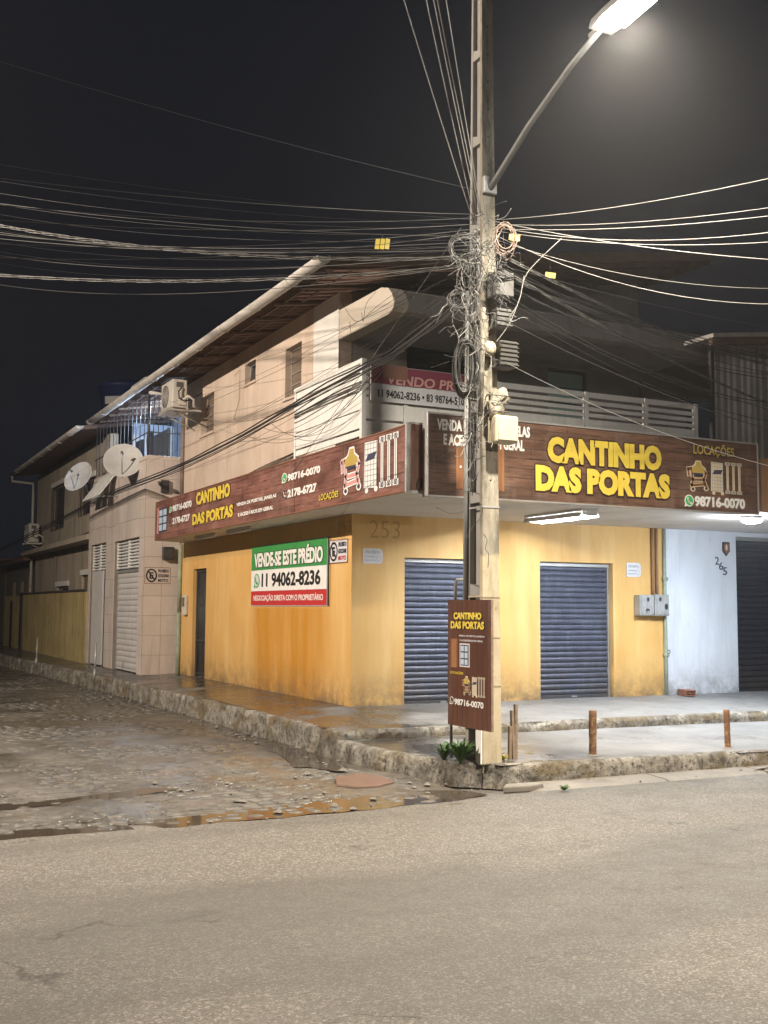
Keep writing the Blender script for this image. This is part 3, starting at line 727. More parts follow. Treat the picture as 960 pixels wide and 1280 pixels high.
# balcony railing, white boards
def railing():
    r = MB()
    for x, y in ((-.64, -1.66), (-.64, .48)): r.box((x-.03, y-.03, 3.14), (x+.03, y+.03, 4.76))
    r.box((-.675, -1.695, 4.70), (-.605, .52, 4.76))
    ra = r.build('balcony_railing', 'white_paint', B, .004)
    zs = [(4.60, 4.685), (4.36, 4.575), (4.13, 4.345), (3.90, 4.115), (3.80, 3.875), (3.70, 3.765), (3.52, 3.665), (3.20, 3.505)]
    for a, b in zs: MB().box((-.665, -1.625, a), (-.640, .445, b)).build('board', 'white_paint', ra, .003)
    for x in (-.06, 1.30, 2.72, 3.75, 4.66): MB().box((x-.03, -1.69, 3.14), (x+.03, -1.63, 4.66)).build('post', 'white_paint', ra, .004)
    xs_ = [-.605, 1.27, 1.33, 2.69, 2.75, 3.72, 3.78, 4.63]
    for a, b in ((-.605, 1.265), (1.335, 2.685), (2.755, 3.715), (3.785, 4.625)):
        for z0, z1 in ((4.585, 4.66), (4.49, 4.545), (4.405, 4.455), (4.32, 4.37), (4.02, 4.285), (3.72, 3.99), (3.42, 3.69)):
            MB().box((a, -1.672, z0), (b, -1.648, z1)).build('board', 'white_paint', ra, .003)
railing()
# roof: barrel-tile rows on rafters, gutter on the side eave
Y0r, Y1r = -.90, 13.4; XR = 5.7
rf = MB().add([(-.80, Y0r, RZ(-.8)+.085), (XR, Y0r, RZ(XR)+.085), (XR, Y1r, RZ(XR)+.085), (-.80, Y1r, RZ(-.8)+.085), (-.80, Y0r, RZ(-.8)+.10), (XR, Y0r, RZ(XR)+.10), (XR, Y1r, RZ(XR)+.10), (-.80, Y1r, RZ(-.8)+.10)], [(0,1,2,3), (7,6,5,4), (0,4,5,1), (1,5,6,2), (2,6,7,3), (3,7,4,0)]).build('roof', 'roof_clay', B)
tm = MB(); ns = 7; vs = []
for x in (0, 6.45):
    for rr in (.095, .080):
        for k in range(ns): a = math.pi*k/(ns-1); vs.append((x, -math.cos(a)*rr, math.sin(a)*rr*.8 + .16*x))
fs = []
for k in range(ns-1): fs += [(k, k+1, 2*ns+k+1, 2*ns+k), (ns+k, 3*ns+k, 3*ns+k+1, ns+k+1), (k, ns+k, ns+k+1, k+1), (2*ns+k, 2*ns+k+1, 3*ns+k+1, 3*ns+k)]
fs += [(0, 2*ns, 3*ns, ns), (ns-1, 2*ns-1, 4*ns-1, 3*ns-1)]
tm.add(vs, fs, True); tme = tm.mesh('tile_row'); setmat(tme, 'roof_clay')
y = Y0r+.09
while y < Y1r-.05:
    inst('tile_row', tme, rf, (-.78, y, RZ(-.78)+.012+random.uniform(-.006, .006)), (0, random.uniform(-.002, .002), 0)); y += .193
y = Y0r+.12
while y < Y1r:
    for a in (0,):
        sl = math.atan(.16); L = 1.05
        MB().add([Vector((-.74 + i*3.3, y+j*.05, RZ(-.74+i*3.3) - .030 + k*.04)) for k in (0, 1) for (i, j) in ((0, 0), (1, 0), (1, 1), (0, 1))], [(0,3,2,1), (4,5,6,7), (0,1,5,4), (1,2,6,5), (2,3,7,6), (3,0,4,7)]).build('rafter', 'roof_wood', rf)
    y += .97
for xx in (-.60, -.32): MB().add([Vector((xx+.03*i, Y0r+.03+(Y1r-Y0r-.06)*j, RZ(xx)+.003+.016*k)) for k in (0, 1) for (i, j) in ((0, 0), (1, 0), (1, 1), (0, 1))], [(0,3,2,1), (4,5,6,7), (0,1,5,4), (1,2,6,5), (2,3,7,6), (3,0,4,7)]).build('batten', 'roof_wood', rf)
def gutter(y0, y1, x, z, r_, parent):
    mb = MB(); n = 9; vs = []
    ys2 = fr(y0, y1, 1.5)
    for y in ys2:
        dz = .012*noise.noise(Vector((0, y*.4, 2)))
        for k in range(n): a = math.pi + math.pi*k/(n-1); vs.append((x+math.cos(a)*r_, y, z+dz+math.sin(a)*r_*.95))
        for k in range(n-1, -1, -1): a = math.pi + math.pi*k/(n-1); vs.append((x+math.cos(a)*r_*.92, y, z+dz+math.sin(a)*r_*.87))
    m = 2*n
    mb.add(vs, [(i*m+k, i*m+(k+1) % m, (i+1)*m+(k+1) % m, (i+1)*m+k) for i in range(len(ys2)-1) for k in range(m)] + [tuple(range(m)), tuple(range((len(ys2)-1)*m, len(ys2)*m))], True)
    g_ = mb.build('gutter', 'gutter_white', parent)
    for ye in (y0-.006, y1+.006):
        MB().prism([(x+math.cos(math.pi+math.pi*k/8)*r_*1.02, z+math.sin(math.pi+math.pi*k/8)*r_*.98) for k in range(9)], 'y', ye-.006, ye+.006).build('end_cap', 'gutter_white', g_)
    y = y0+1.1
    while y < y1:
        MB().tube([(x+math.cos(math.pi+math.pi*k/8)*r_*1.06, y, z+math.sin(math.pi+math.pi*k/8)*r_*1.02) for k in range(9)], .009, 5).build('bracket', 'gutter_white', g_); y += 1.45
    return g_
MB().box((XR, Y0r-.02, RZ(XR)-.06), (XR+.03, Y1r, RZ(XR)+.13)).build('verge_board', 'roof_wood', rf)
MB().add([(-.78, Y0r-.03, RZ(-.78)-.02), (XR, Y0r-.03, RZ(XR)-.02), (XR, Y0r-.03, RZ(XR)+.12), (-.78, Y0r-.03, RZ(-.78)+.12), (-.78, Y0r-.005, RZ(-.78)-.02), (XR, Y0r-.005, RZ(XR)-.02), (XR, Y0r-.005, RZ(XR)+.12), (-.78, Y0r-.005, RZ(-.78)+.12)], [(0,1,2,3), (7,6,5,4), (0,4,5,1), (1,5,6,2), (2,6,7,3), (3,7,4,0)]).build('verge_board', 'roof_wood', rf)
gutter(-.92, 13.4, -.86, RZ(-.8)+.09, .095, B)
# downpipes between the buildings
MB().tube([(-.03, 8.18, 3.75), (-.03, 8.18, 5.9)], .045, 10).build('downpipe', 'pipe_brown', B)
MB().tube([(-.035, 8.16, .32), (-.035, 8.16, 1.6)], .05, 10).tube([(-.035, 8.16, 1.6), (-.035, 8.16, 2.98)], .045, 10).build('downpipe', 'pipe_green', B)
# fluorescent battens under the side awning (switched off)
for yy in (2.9, 4.7):
    f = thing('fluorescent_batten', (-.42, yy, 2.95), 'unlit slim white lamp batten under the side awning, %s' % ('just past the green banner' if yy < 3 else 'nearer the barred door'), 'lamp', 'battens under the side awning')
    MB().box((-.44, yy, 2.955), (-.40, yy+1.2, 2.995)).build('housing', 'white_paint', f, .004)
    MB().tube([(-.42, yy+.03, 2.94), (-.42, yy+1.17, 2.94)], .013, 8).build('tube', 'p_white', f)

# ---- lit twin tube under the front awning
f = thing('fluorescent_fitting', (2.35, -1.5, 2.99), 'lit twin-tube lamp fitting glowing white under the front awning', 'lamp')
cx = 2.33
MB().box((cx-.13, -2.25, 2.965), (cx+.13, -.92, 2.998)).build('housing', 'white_paint', f)
for sx in (-1, 1):
    MB().tube([(cx+sx*.055, -2.21, 2.94), (cx+sx*.055, -.96, 2.94)], .014, 8).build('tube', 'tube_glow', f)
    MB().prism([(cx+sx*.115, 2.964), (cx+sx*.121, 2.964), (cx+sx*.150, 2.895), (cx+sx*.144, 2.895)], 'y', -2.25, -.92).build('reflector', 'white_paint', f)
for yy in (-2.25, -.93): MB().box((cx-.12, yy, 2.91), (cx+.12, yy+.012, 2.964)).build('end_plate', 'white_paint', f)
# ---- round LED lamp under the awning of the next shop
f = thing('round_ceiling_lamp', (4.92, -2.45, 3.0), 'round lit white lamp under the awning at the far right', 'lamp')
MB().lathe([(.0, -.008), (.13, -.008), (.15, -.03), (.15, -.045), (.0, -.045)], Matrix.Translation((4.92, -2.45, 3.0))).build('base', 'white_paint', f)
MB().lathe([(.14, -.046), (.13, -.075), (.09, -.095), (.0, -.105)], Matrix.Translation((4.92, -2.45, 3.0))).build('diffuser', 'led_glow', f)

# ================================================================ SIGNS OF THE CORNER SHOP
def sign_frame(pl, u0, u1, v0, v1, depth, parent, mat='alu', wd=.03):
    def bx(a, b, c, d, nm):
        p0, p1 = pl.P(a, c, .012), pl.P(b, d, -depth)
        MB().box([min(p0[i], p1[i]) for i in range(3)], [max(p0[i], p1[i]) for i in range(3)]).build(nm, mat, parent, .003)
    bx(u0-wd, u0, v0-wd, v1+wd, 'frame_bar'); bx(u1, u1+wd, v0-wd, v1+wd, 'frame_bar'); bx(u0, u1, v1, v1+wd, 'frame_bar'); bx(u0, u1, v0-wd, v0, 'frame_bar')
def slab(pl, u0, u1, v0, v1, th, mat, parent, name, off=0):
    p0, p1 = pl.P(u0, v0, off), pl.P(u1, v1, off-th)
    return MB().box([min(p0[i], p1[i]) for i in range(3)], [max(p0[i], p1[i]) for i in range(3)]).build(name, mat, parent)
# long side sign
LS = thing('side_fascia_sign', (-.70, 2.3, 3.0), 'long reddish wood-print fascia sign with yellow lettering along the side street', 'sign')
pl = Plane('x', -.71)
slab(pl, -7.58, 2.92, 3.015, 3.735, .03, 'print_left', LS, 'panel')
sign_frame(pl, -7.58, 2.92, 3.015, 3.735, .04, LS, 'brown_panel', .018)
MB().box((-.725, -2.962, 2.985), (-.665, -2.934, 3.775)).build('corner_trim', 'alu', LS, .003)
def tl(s, x0, yb, x1, yt, m='p_white', b=.02, **k): return text_px(pl, s, x0, yb, x1, yt, m, LS, bold=b, **k)
u0, v0 = pl.uv(245.8, 632); u1, v1 = pl.uv(288.4, 603); outlined(pl, 'CANTINHO', u0, u1, v0, v1, 'p_yellow', 'p_dark', LS, .055, .10)
u0, v0 = pl.uv(241, 657); u1, v1 = pl.uv(292, 630); outlined(pl, 'DAS PORTAS', u0, u1, v0, v1, 'p_yellow', 'p_dark', LS, .055, .10)
tl('98716-0070', 216, 640, 240, 625, b=.04); tl('2178-6727', 216, 655.6, 237.5, 642, b=.04)
u, v = pl.uv(213.7, 637); chat_icon(pl, u, v, .085, .05, LS); u, v = pl.uv(213.7, 653); strokes(pl, [ring(u, v, .08, .05, 20, 330)], .02, 'p_white', LS, 'icon_ring', .009)
tl('VENDA DE PORTAS, JANELAS', 296, 634.5, 346, 616.6, b=.04); tl('E ACESSÓRIOS EM GERAL', 298, 646, 342, 630.5, b=.04)
tl('98716-0070', 360, 602, 401, 581, b=.05); tl('2178-6727', 360, 622.5, 396.5, 603, b=.05)
u, v = pl.uv(356, 597.5); chat_icon(pl, u, v, .085, .065, LS); u, v = pl.uv(356, 618); strokes(pl, [ring(u, v, .075, .06, 20, 330), [(u-.03, v+.03), (u-.02, v-.01), (u+.03, v-.03)]], .02, 'p_white', LS, 'icon_ring', .009)
u0, v0 = pl.uv(399.6, 628); u1, v1 = pl.uv(424, 611); outlined(pl, 'LOCAÇÕES', u0, u1, v0, v1, 'p_yellow', 'p_dark', LS, .018, .05)
u0, v0 = pl.uv(425, 616); u1, v1 = pl.uv(497, 538); machines(pl, u0, u1, 3.10, 3.68, LS)
for yy in (-5.0, -2.5, -.35, 1.25): rect(pl, yy, yy+.006, 3.016, 3.734, 'p_dark', LS, 'panel_seam', .003)
# little printed window and door at the far end
u0, _ = pl.uv(199, 650); u1, _ = pl.uv(209, 650)
rect(pl, u0-.12, u0-.02, 3.12, 3.62, 'p_pink', LS, 'printed_shutter'); rect(pl, u0, u1, 3.14, 3.60, 'p_navy', LS, 'printed_window_ground')
for i in range(2):
    for j in range(3): rect(pl, u0+.03+i*(u1-u0)*.5, u0+(i+1)*(u1-u0)*.5-.03, 3.17+j*.143, 3.285+j*.143, 'p_lblue', LS, 'printed_pane', .009)
# older brown panel on the awning corner
OP = thing('old_brown_panel', (-.58, -2.92, 3.0), 'narrow plain brown panel of an older sign at the awning corner', 'sign')
pl = Plane('y', -2.925); slab(pl, -.665, -.44, 3.02, 3.76, .02, 'brown_panel', OP, 'panel')
slab(pl, -.665, -.44, 2.985, 3.018, .02, 'p_lgrey', OP, 'bottom_trim'); slab(pl, -.665, -.44, 3.762, 3.785, .02, 'alu', OP, 'top_trim')
text_px(pl, '(8', 520, 615, 533, 598, 'p_black', OP, bold=.012)
# front sign
FS = thing('front_fascia_sign', (2, -3.06, 2.95), 'wide dark wood-print fascia sign with large yellow lettering above the shutters', 'sign')
pl = Plane('y', -3.05)
slab(pl, -.49, 4.43, 2.965, 3.875, .03, 'print_front', FS, 'panel')
sign_frame(pl, -.49, 4.43, 2.965, 3.875, .10, FS, 'alu', .020)
def tf(s, x0, yb, x1, yt, m='p_white', b=.02, **k): return text_px(pl, s, x0, yb, x1, yt, m, FS, bold=b, **k)
u0, v0 = pl.uv(684, 581); u1, v1 = pl.uv(826, 551); v0 = pl.uv(755, 583.5)[1]; v1 = pl.uv(755, 551.5)[1]
outlined(pl, 'CANTINHO', u0, u1, v0, v1, 'p_yellow', 'p_dark', FS, .066, .11)
u0, _ = pl.uv(669, 600); u1, _ = pl.uv(837, 608); v0 = pl.uv(755, 619)[1]; v1 = pl.uv(755, 587)[1]
outlined(pl, 'DAS PORTAS', u0, u1, v0, v1, 'p_yellow', 'p_dark', FS, .066, .11)
ua = pl.uv(546, 530)[0]; ub = pl.uv(662, 540)[0]; v0, v1 = pl.uv(604, 543)[1], pl.uv(604, 530.5)[1]
put_text(pl, 'VENDA DE PORTAS, JANELAS', ua, ub, v0-.03, v1+.02, 'p_white', FS, bold=.045)
ua = pl.uv(554, 545)[0]; ub = pl.uv(655, 552)[0]; v0, v1 = pl.uv(604, 557)[1], pl.uv(604, 545)[1]
put_text(pl, 'E ACESSÓRIOS EM GERAL', ua, ub, v0-.03, v1+.02, 'p_white', FS, bold=.045)
u0, _ = pl.uv(866, 560); u1, _ = pl.uv(917, 564); v0, v1 = pl.uv(891, 572)[1], pl.uv(891, 555)[1]
outlined(pl, 'LOCAÇÕES', u0, u1, v0, v1, 'p_gold', 'p_dark', FS, .018, .055)
u0, _ = pl.uv(857, 600); u1, _ = pl.uv(925, 600); machines(pl, u0, u1, 3.20, 3.60, FS, out='p_cream', body='p_tan', frame='p_tan')
u0, _ = pl.uv(868, 630); u1, _ = pl.uv(931, 630); v0, v1 = pl.uv(900, 635)[1], pl.uv(900, 621.5)[1]
put_text(pl, '98716-0070', u0, u1, v0, v1, 'p_white', FS, bold=.05); chat_icon(pl, u0-.09, (v0+v1)/2, .068, .068, FS)
u0, u1 = pl.uv(570, 580)[0], pl.uv(630, 580)[0]
rect(pl, u0, u0+.28, 3.05, 3.60, 'p_orange', FS, 'printed_door_frame', .004); rect(pl, u0+.03, u0+.25, 3.05, 3.57, 'p_tan', FS, 'printed_door', .007); disc(pl, u0+.055, 3.30, .014, .014, 'p_lgrey', FS, 'printed_knob', .010, 12)
rect(pl, u1-.30, u1, 3.05, 3.60, 'p_orange', FS, 'printed_door_frame', .004); rect(pl, u1-.27, u1-.03, 3.05, 3.57, 'p_tan', FS, 'printed_door', .007)

# green for-sale banner
BN = thing('for_sale_banner', (-.02, 2.4, 1.73), 'green, white and red for-sale banner with phone number on the yellow side wall', 'banner')
pl = Plane('x', -.012)
slab(pl, -3.98, -.80, 1.735, 2.725, .008, 'p_lblue', BN, 'cloth'); u0, u1 = -3.97, -.81
rect(pl, u0, u1, 2.325, 2.715, 'p_green', BN, 'green_band', .004); rect(pl, u0, u1, 1.98, 2.322, 'p_white', BN, 'white_band', .004); rect(pl, u0, u1, 1.745, 1.977, 'p_red', BN, 'red_band', .004)
outlined(pl, 'VENDE-SE ESTE PRÉDIO', u0+.15, u1-.13, 2.37, 2.66, 'p_white', 'p_black', BN, .045, .085)
put_text(pl, '11 94062-8236', u0+.50, u1-.22, 2.04, 2.27, 'p_black', BN, bold=.035); chat_icon(pl, u0+.27, 2.15, .12, .105, BN, .008, 'p_lgrey', 'p_wgreen')
put_text(pl, 'NEGOCIAÇÃO DIRETA COM O PROPRIETÁRIO', u0+.12, u1-.12, 1.80, 1.93, 'p_white', BN, bold=.02)
MB().tube([onX(411, 671, -.02), onX(411, 700, -.024), onX(410.5, 758, -.02)], .009, 6).build('edge_pole', 'black_plastic', BN)
# red and white banner on the balcony
VB = thing('balcony_banner', (.2, -1.72, 4.25), 'maroon and white building-for-sale banner tied to the balcony railing', 'banner')
pl = Plane('y', -1.715)
slab(pl, -.56, 1.10, 4.24, 4.69, .01, 'p_lgrey', VB, 'cloth'); rect(pl, -.555, 1.095, 4.46, 4.685, 'p_maroon', VB, 'maroon_band', .004)
outlined(pl, 'VENDO PRÉDIO', -.36, 1.06, 4.46, 4.62, 'p_pink', 'p_black', VB, .03, .06, shear=.15)
put_text(pl, '11 94062-8236 • 83 98764-5101 • 83 9', -.46, 1.08, 4.29, 4.39, 'p_black', VB, bold=.02)
rect(pl, -.40, -.06, 4.53, 4.70, 'brown_panel', VB, 'folded_corner', .016)

# small plaques
def nopark(name, pl, u0, u1, v0, v1, label, redmoto=True):
    t = thing(name, pl.P((u0+u1)/2, v0, 0), label, 'sign'); W, H = u1-u0, v1-v0
    slab(pl, u0, u1, v0, v1, .006, 'p_pink' if 0 else 'p_lgrey', t, 'plate', .006)
    strokes(pl, [[(u0, v0), (u1, v0), (u1, v1), (u0, v1), (u0, v0)]], .012, 'brown_panel', t, 'border', .008)
    cu, cv, r1, r2 = u0+W*.26, v0+H*.5, W*.19, H*.38
    strokes(pl, [ring(cu, cv, r1, r2)], H*.09, 'p_black', t, 'ring', .009)
    put_text(pl, 'E', cu-r1*.42, cu+r1*.42, cv-r2*.55, cv+r2*.55, 'p_black', t, bold=.04, off=.009)
    strokes(pl, [[(cu-r1*.7, cv+r2*.7), (cu+r1*.7, cv-r2*.7)]], H*.08, 'p_black', t, 'slash', .013)
    put_text(pl, 'PROIBIDO', u0+W*.52, u0+W*.95, v0+H*.70, v0+H*.90, 'p_navy', t, bold=.03, off=.009)
    put_text(pl, 'ESTACIONAR', u0+W*.52, u0+W*.95, v0+H*.40, v0+H*.60, 'p_navy', t, bold=.03, off=.009)
    put_text(pl, 'MOTO', u0+W*.52, u0+W*.92, v0+H*.10, v0+H*.30, 'p_red' if redmoto else 'p_navy', t, bold=.03, off=.009)
pl = Plane('x', -.004); nopark('no_parking_sign', pl, -.745, -.12, 2.34, 2.66, 'small white no-parking plate beside the green banner on the yellow corner')
pl = Plane('y', 8.296); nopark('no_parking_sign', pl, -.72, -.20, 2.18, 2.50, 'small pale no-parking plate on the tiled side pillar beside the gate', False)
def plaque(u0, u1, v0, v1, label, lines):
    pl = Plane('y', -.003); t = thing('notice_plaque', (u0, 0, v0), label, 'sign'); W, H = u1-u0, v1-v0
    c = H*.18
    poly(pl, [(u0, v0), (u1-c, v0), (u1, v0+c), (u1, v1-c), (u1-c, v1), (u0, v1)], 'p_lgrey', t, 'plate', .010, .009)
    put_text(pl, lines[0], u0+W*.12, u0+W*.86, v0+H*.66, v0+H*.86, 'p_grey', t, bold=.03, off=.012)
    put_text(pl, lines[1], u0+W*.08, u0+W*.62, v0+H*.40, v0+H*.52, 'p_grey', t, bold=.02, off=.012)
    put_text(pl, lines[2], u0+W*.08, u0+W*.62, v0+H*.16, v0+H*.28, 'p_grey', t, bold=.02, off=.012)
    strokes(pl, [ring(u0+W*.78, v0+H*.34, W*.11, H*.17)], H*.04, 'p_grey', t, 'emblem', .012)
plaque(.17, .47, 2.32, 2.53, 'small off-white notice plaque left of the first blue shutter', ('PROIBIDA', 'A ENTRADA', 'NESTE LOCAL'))
plaque(4.72, 5.00, 2.22, 2.44, 'small white notice plaque above the electricity meter boxes', ('PROIBIDA', 'A ENTRADA', 'NESTE LOCAL'))
# pencilled numbers on the walls
t = thing('wall_number', (.3, 0, 2.75), 'faint pencilled number 253 above the shutters on the front wall', 'number')
text_px(Plane('y', -.002), '253', 462, 672, 500, 652, 'p_pencil', t, bold=-.012, off=.001)
t = thing('wall_number', (0, .5, 2.8), 'faint pencilled number beside the corner above the no-parking plate', 'number')
text_px(Plane('x', -.002), '253', 421, 668, 439, 650, 'p_pencil', t, bold=-.012, off=.001)
# hanging sign board on the pole
PS = thing('pole_sign_board', (-.68, -4.2, .55), 'upright wood-print sign board with yellow lettering fixed to the utility pole', 'sign')
pl = Plane('x', -.61); U0, U1, V0, V1 = pl.uv(560, 750)[0], pl.uv(614, 755)[0], pl.uv(560, 905)[1], pl.uv(560, 750)[1]
slab(pl, U0, U1, V0, V1, .018, 'print_pole', PS, 'board')
MB().box((-.612, -U1-.004, V0), (-.588, -U1, V1)).build('edge_strip', 'old_wood', PS)
W, H = U1-U0, V1-V0; T = lambda s, a, b, c, d, m, bo=.025: put_text(pl, s, U0+W*a, U0+W*b, V0+H*c, V0+H*d, m, PS, bold=bo)
for s, a, b, c, d in (('CANTINHO', .16, .80, .845, .90), ('DAS PORTAS', .09, .86, .770, .830)): outlined(pl, s, U0+W*a, U0+W*b, V0+H*c, V0+H*d, 'p_yellow', 'p_dark', PS, .045, .09)
T('VENDA DE PORTAS, JANELAS', .28, .86, .705, .722, 'p_lgrey', .02); T('E ACESSÓRIOS EM GERAL', .30, .83, .672, .690, 'p_lgrey', .02)
rect(pl, U0+W*.08, U0+W*.24, V0+H*.46, V0+H*.69, 'p_tan', PS, 'printed_door_frame', .003); rect(pl, U0+W*.10, U0+W*.22, V0+H*.46, V0+H*.68, 'p_orange', PS, 'printed_door', .005)
rect(pl, U0+W*.29, U0+W*.52, V0+H*.47, V0+H*.655, 'p_lgrey', PS, 'printed_window_frame', .003); rect(pl, U0+W*.31, U0+W*.50, V0+H*.48, V0+H*.645, 'p_navy', PS, 'printed_window_ground', .005)
for i in range(2):
    for j in range(3): rect(pl, U0+W*(.325+.09*i), U0+W*(.395+.09*i), V0+H*(.488+.053*j), V0+H*(.53+.053*j), 'p_lblue', PS, 'printed_pane', .008)
T('LOCAÇÕES', .07, .38, .405, .432, 'p_yellow', .015); machines(pl, U0+W*.34, U0+W*.86, V0+H*.25, V0+H*.40, PS, .004, 'p_cream', 'p_tan', 'p_lgrey', 'p_navy', 'p_tan')
T('98716-0070', .17, .84, .165, .215, 'p_white', .03); chat_icon(pl, U0+W*.10, V0+H*.195, .035, .035, PS, .004, 'p_dark')
MB().box((-.60, -U0-.05, .18), (-.582, -U0-.02, V0+.01)).build('leg', 'dark_iron', PS); MB().box((-.60, -U1+.22, .18), (-.578, -U1+.31, V0+.01)).build('leg', 'white_paint', PS)
MB().tube([(-.58, -3.80, V1-.02), (-.58, -3.80, V1+.16), (-.58, -3.84, V1+.21), (-.56, -4.0, V1+.21)], .018, 8).build('bracket', 'galv', PS)

# ================================================================ WALL FITTINGS
# electricity meters
def meter(x0, x1, z0, z1, label, holes):
    t = thing('meter_box', ((x0+x1)/2, -.08, z0), label, 'meter box')
    MB().box((x0, -.15, z0), (x1, -.005, z1)).build('case', 'meter_grey', t, .012)
    MB().box((x0+.025, -.162, z0+.025), (x1-.025, -.151, z1-.025)).build('lid', 'meter_grey', t, .006)
    for (hx, hz, rx, rz) in holes:
        MB().prism([(hx+rx*math.cos(a*math.pi/5), hz+rz*math.sin(a*math.pi/5)) for a in range(10)], 'y', -.166, -.163).build('port', 'black_plastic', t)
    MB().box(((x0+x1)/2-.02, -.172, z0+.05), ((x0+x1)/2+.02, -.163, z0+.075)).build('latch', 'galv', t)
meter(4.86, 5.14, 1.62, 1.94, 'left, more stained of the two grey electricity meter boxes on the yellow wall', [(5.01, 1.87, .025, .035), (5.0, 1.70, .04, .03)])
meter(5.155, 5.44, 1.615, 1.95, 'right, cleaner of the two grey electricity meter boxes beside the drainpipe', [(5.25, 1.875, .026, .036), (5.37, 1.76, .032, .05)])
for x, mt, lb in ((5.215, 'conduit', 'left of two brown conduits rising from the meter boxes'), (5.30, 'conduit', 'right of two brown conduits rising from the meter boxes')):
    c = MB().tube([(x, -.035, 1.94), (x, -.035, 2.995)], .022, 8)
    tag(c.build('conduit', mt, None), lb, 'pipe', 'conduits above the meters')
t = thing('drain_pipe', (5.45, -.04, .38), 'green stained drainpipe in the gap between yellow and pale blue walls', 'pipe')
MB().tube([(5.46, -.03, .36), (5.46, -.03, 1.1), (5.455, -.03, 2.0), (5.46, -.03, 2.995)], .030, 10).build('pipe', 'pipe_green', t)
for z in (1.0, 2.2): MB().tube([(5.42, -.03, z), (5.50, -.03, z)], .036, 10).build('collar', 'pipe_green', t)
MB().tube([(5.50+.03*math.cos(a*.6), -.05, 1.05+.03*math.sin(a*.6)) for a in range(11)], .007, 5).build('tap_ring', 'dark_iron', t)
# intercom by the side door
t = thing('intercom_box', (-.03, 7.72, 1.55), 'small pale intercom box on the yellow wall beside the barred door', 'intercom')
MB().box((-.07, 7.66, 1.55), (-.003, 7.86, 1.95)).build('case', 'ac_white', t, .015); MB().box((-.076, 7.69, 1.72), (-.071, 7.83, 1.90)).build('grille', 'box_grey', t)
# dark junction box under the sign end
t = thing('junction_box', (-.15, 8.2, 2.7), 'small dark junction box under the far end of the side sign', 'box')
MB().box((-.38, 8.16, 2.66), (-.16, 8.28, 2.92)).build('case', 'black_plastic', t, .01); MB().box((-.36, 8.15, 2.70), (-.18, 8.159, 2.88)).build('lid', 'box_dark', t)

def ac_unit(name, org, sc, label, bracket=True):
    t = thing(name, org, label, 'air conditioner'); x, y, z = org   # fan faces -X, width along Y
    W_, D_, H_ = .80*sc, .29*sc, .55*sc
    MB().box((x-D_, y, z), (x, y+W_, z+H_)).build('case', 'ac_white', t, .018)
    c = Vector((x-D_-.004, y+W_*.60, z+H_*.50)); rr = H_*.40
    MB().lathe([(0, 0), (rr, 0), (rr, .008)], Matrix.Translation(c) @ Matrix.Rotation(R(-90), 4, 'Y'), 24).build('fan_opening', 'box_dark', t)
    g_ = MB()
    for k in range(1, 6): g_.tube([c+Vector((-.014, math.cos(a*math.pi/10)*rr*k/5, math.sin(a*math.pi/10)*rr*k/5)) for a in range(20)], .004, 4, closed=True)
    for a in range(8): g_.tube([c+Vector((-.014, 0, 0)), c+Vector((-.014, math.cos(a*math.pi/4)*rr, math.sin(a*math.pi/4)*rr))], .004, 4)
    g_.build('fan_grille', 'ac_white', t)
    b_ = MB()
    for a in range(3):
        r3 = Matrix.Rotation(a*2.094, 3, 'X'); pts = [Vector((-.003, .02, -.02)), Vector((-.003, rr*.85, -.07)), Vector((-.008, rr*.8, .07)), Vector((-.006, .02, .03))]
        b_.add([c+r3@p for p in pts], [(0, 1, 2, 3)])
    b_.build('fan_blades', 'box_grey', t)
    MB().box((x-D_*.75, y-.012, z+H_*.72), (x-D_*.3, y-.002, z+H_*.9)).build('grip', 'box_grey', t, .004)
    MB().box((x-D_*.55, y-.035, z+H_*.08), (x-D_*.1, y-.002, z+H_*.35)).build('valve_cover', 'ac_white', t, .006)
    MB().tube([(x-D_*.4, y-.03, z+H_*.7), (x-D_*.65, y-.06, z+H_*.55), (x-D_*.6, y-.06, z+H_*.3), (x-D_*.2, y-.05, z+H_*.22), (x+.05, y-.05, z+H_*.3), (x+.16, y-.02, z+H_*.42), (x+.30, y, z+H_*.6)], .014, 6).build('power_cord', 'black_rubber', t)
    MB().tube([(x-D_*.25, y-.03, z+H_*.25), (x-.02, y-.10, z+H_*.40), (x+.10, y-.10, z+H_*.30), (x+.12, y-.04, z+H_*.08), (x+.22, y, z+H_*.02)], .026, 7).build('refrigerant_pipe', 'ac_white', t)
    if bracket:
        for yy in (y+.08, y+W_-.12):
            MB().box((x-D_-.06, yy, z-.035), (x+.40, yy+.035, z-.002)).build('bracket_arm', 'gutter_white', t); MB().tube([(x-D_, yy+.017, z-.03), (x+.36, yy+.017, z-.30)], .012, 6).build('bracket_brace', 'gutter_white', t)
        MB().box((x-D_-.05, y-.03, z-.06), (x+.05, y+W_+.03, z-.037)).build('support_shelf', 'gutter_white', t)
ac_unit('air_conditioner', (-.38, 6.75, 5.52), 1.0, 'pale air-conditioner unit on brackets on the cream upper wall')

# small black camera on the tiled pillar
t = thing('wall_camera', (-.45, 8.2, 4.1), 'small black camera on a bracket on the tiled pillar above the side sign', 'camera')
MB().box((-.44, 8.22, 4.02), (-.28, 8.295, 4.28)).build('mount', 'black_plastic', t, .008); MB().tube([(-.40, 8.2, 4.14), (-.52, 8.02, 4.18)], .045, 10).build('body', 'black_plastic', t)
MB().tube([(-.52, 8.02, 4.18), (-.56, 7.96, 4.19)], .03, 10).build('lens', 'box_dark', t)
# rusted bolt fixture
# ================================================================ TILED NEIGHBOUR WITH GATE AND PORCH
N = thing('tiled_house', (1.5, 11, .4), 'pale tiled house with white shuttered gate and barred upstairs porch', 'building')
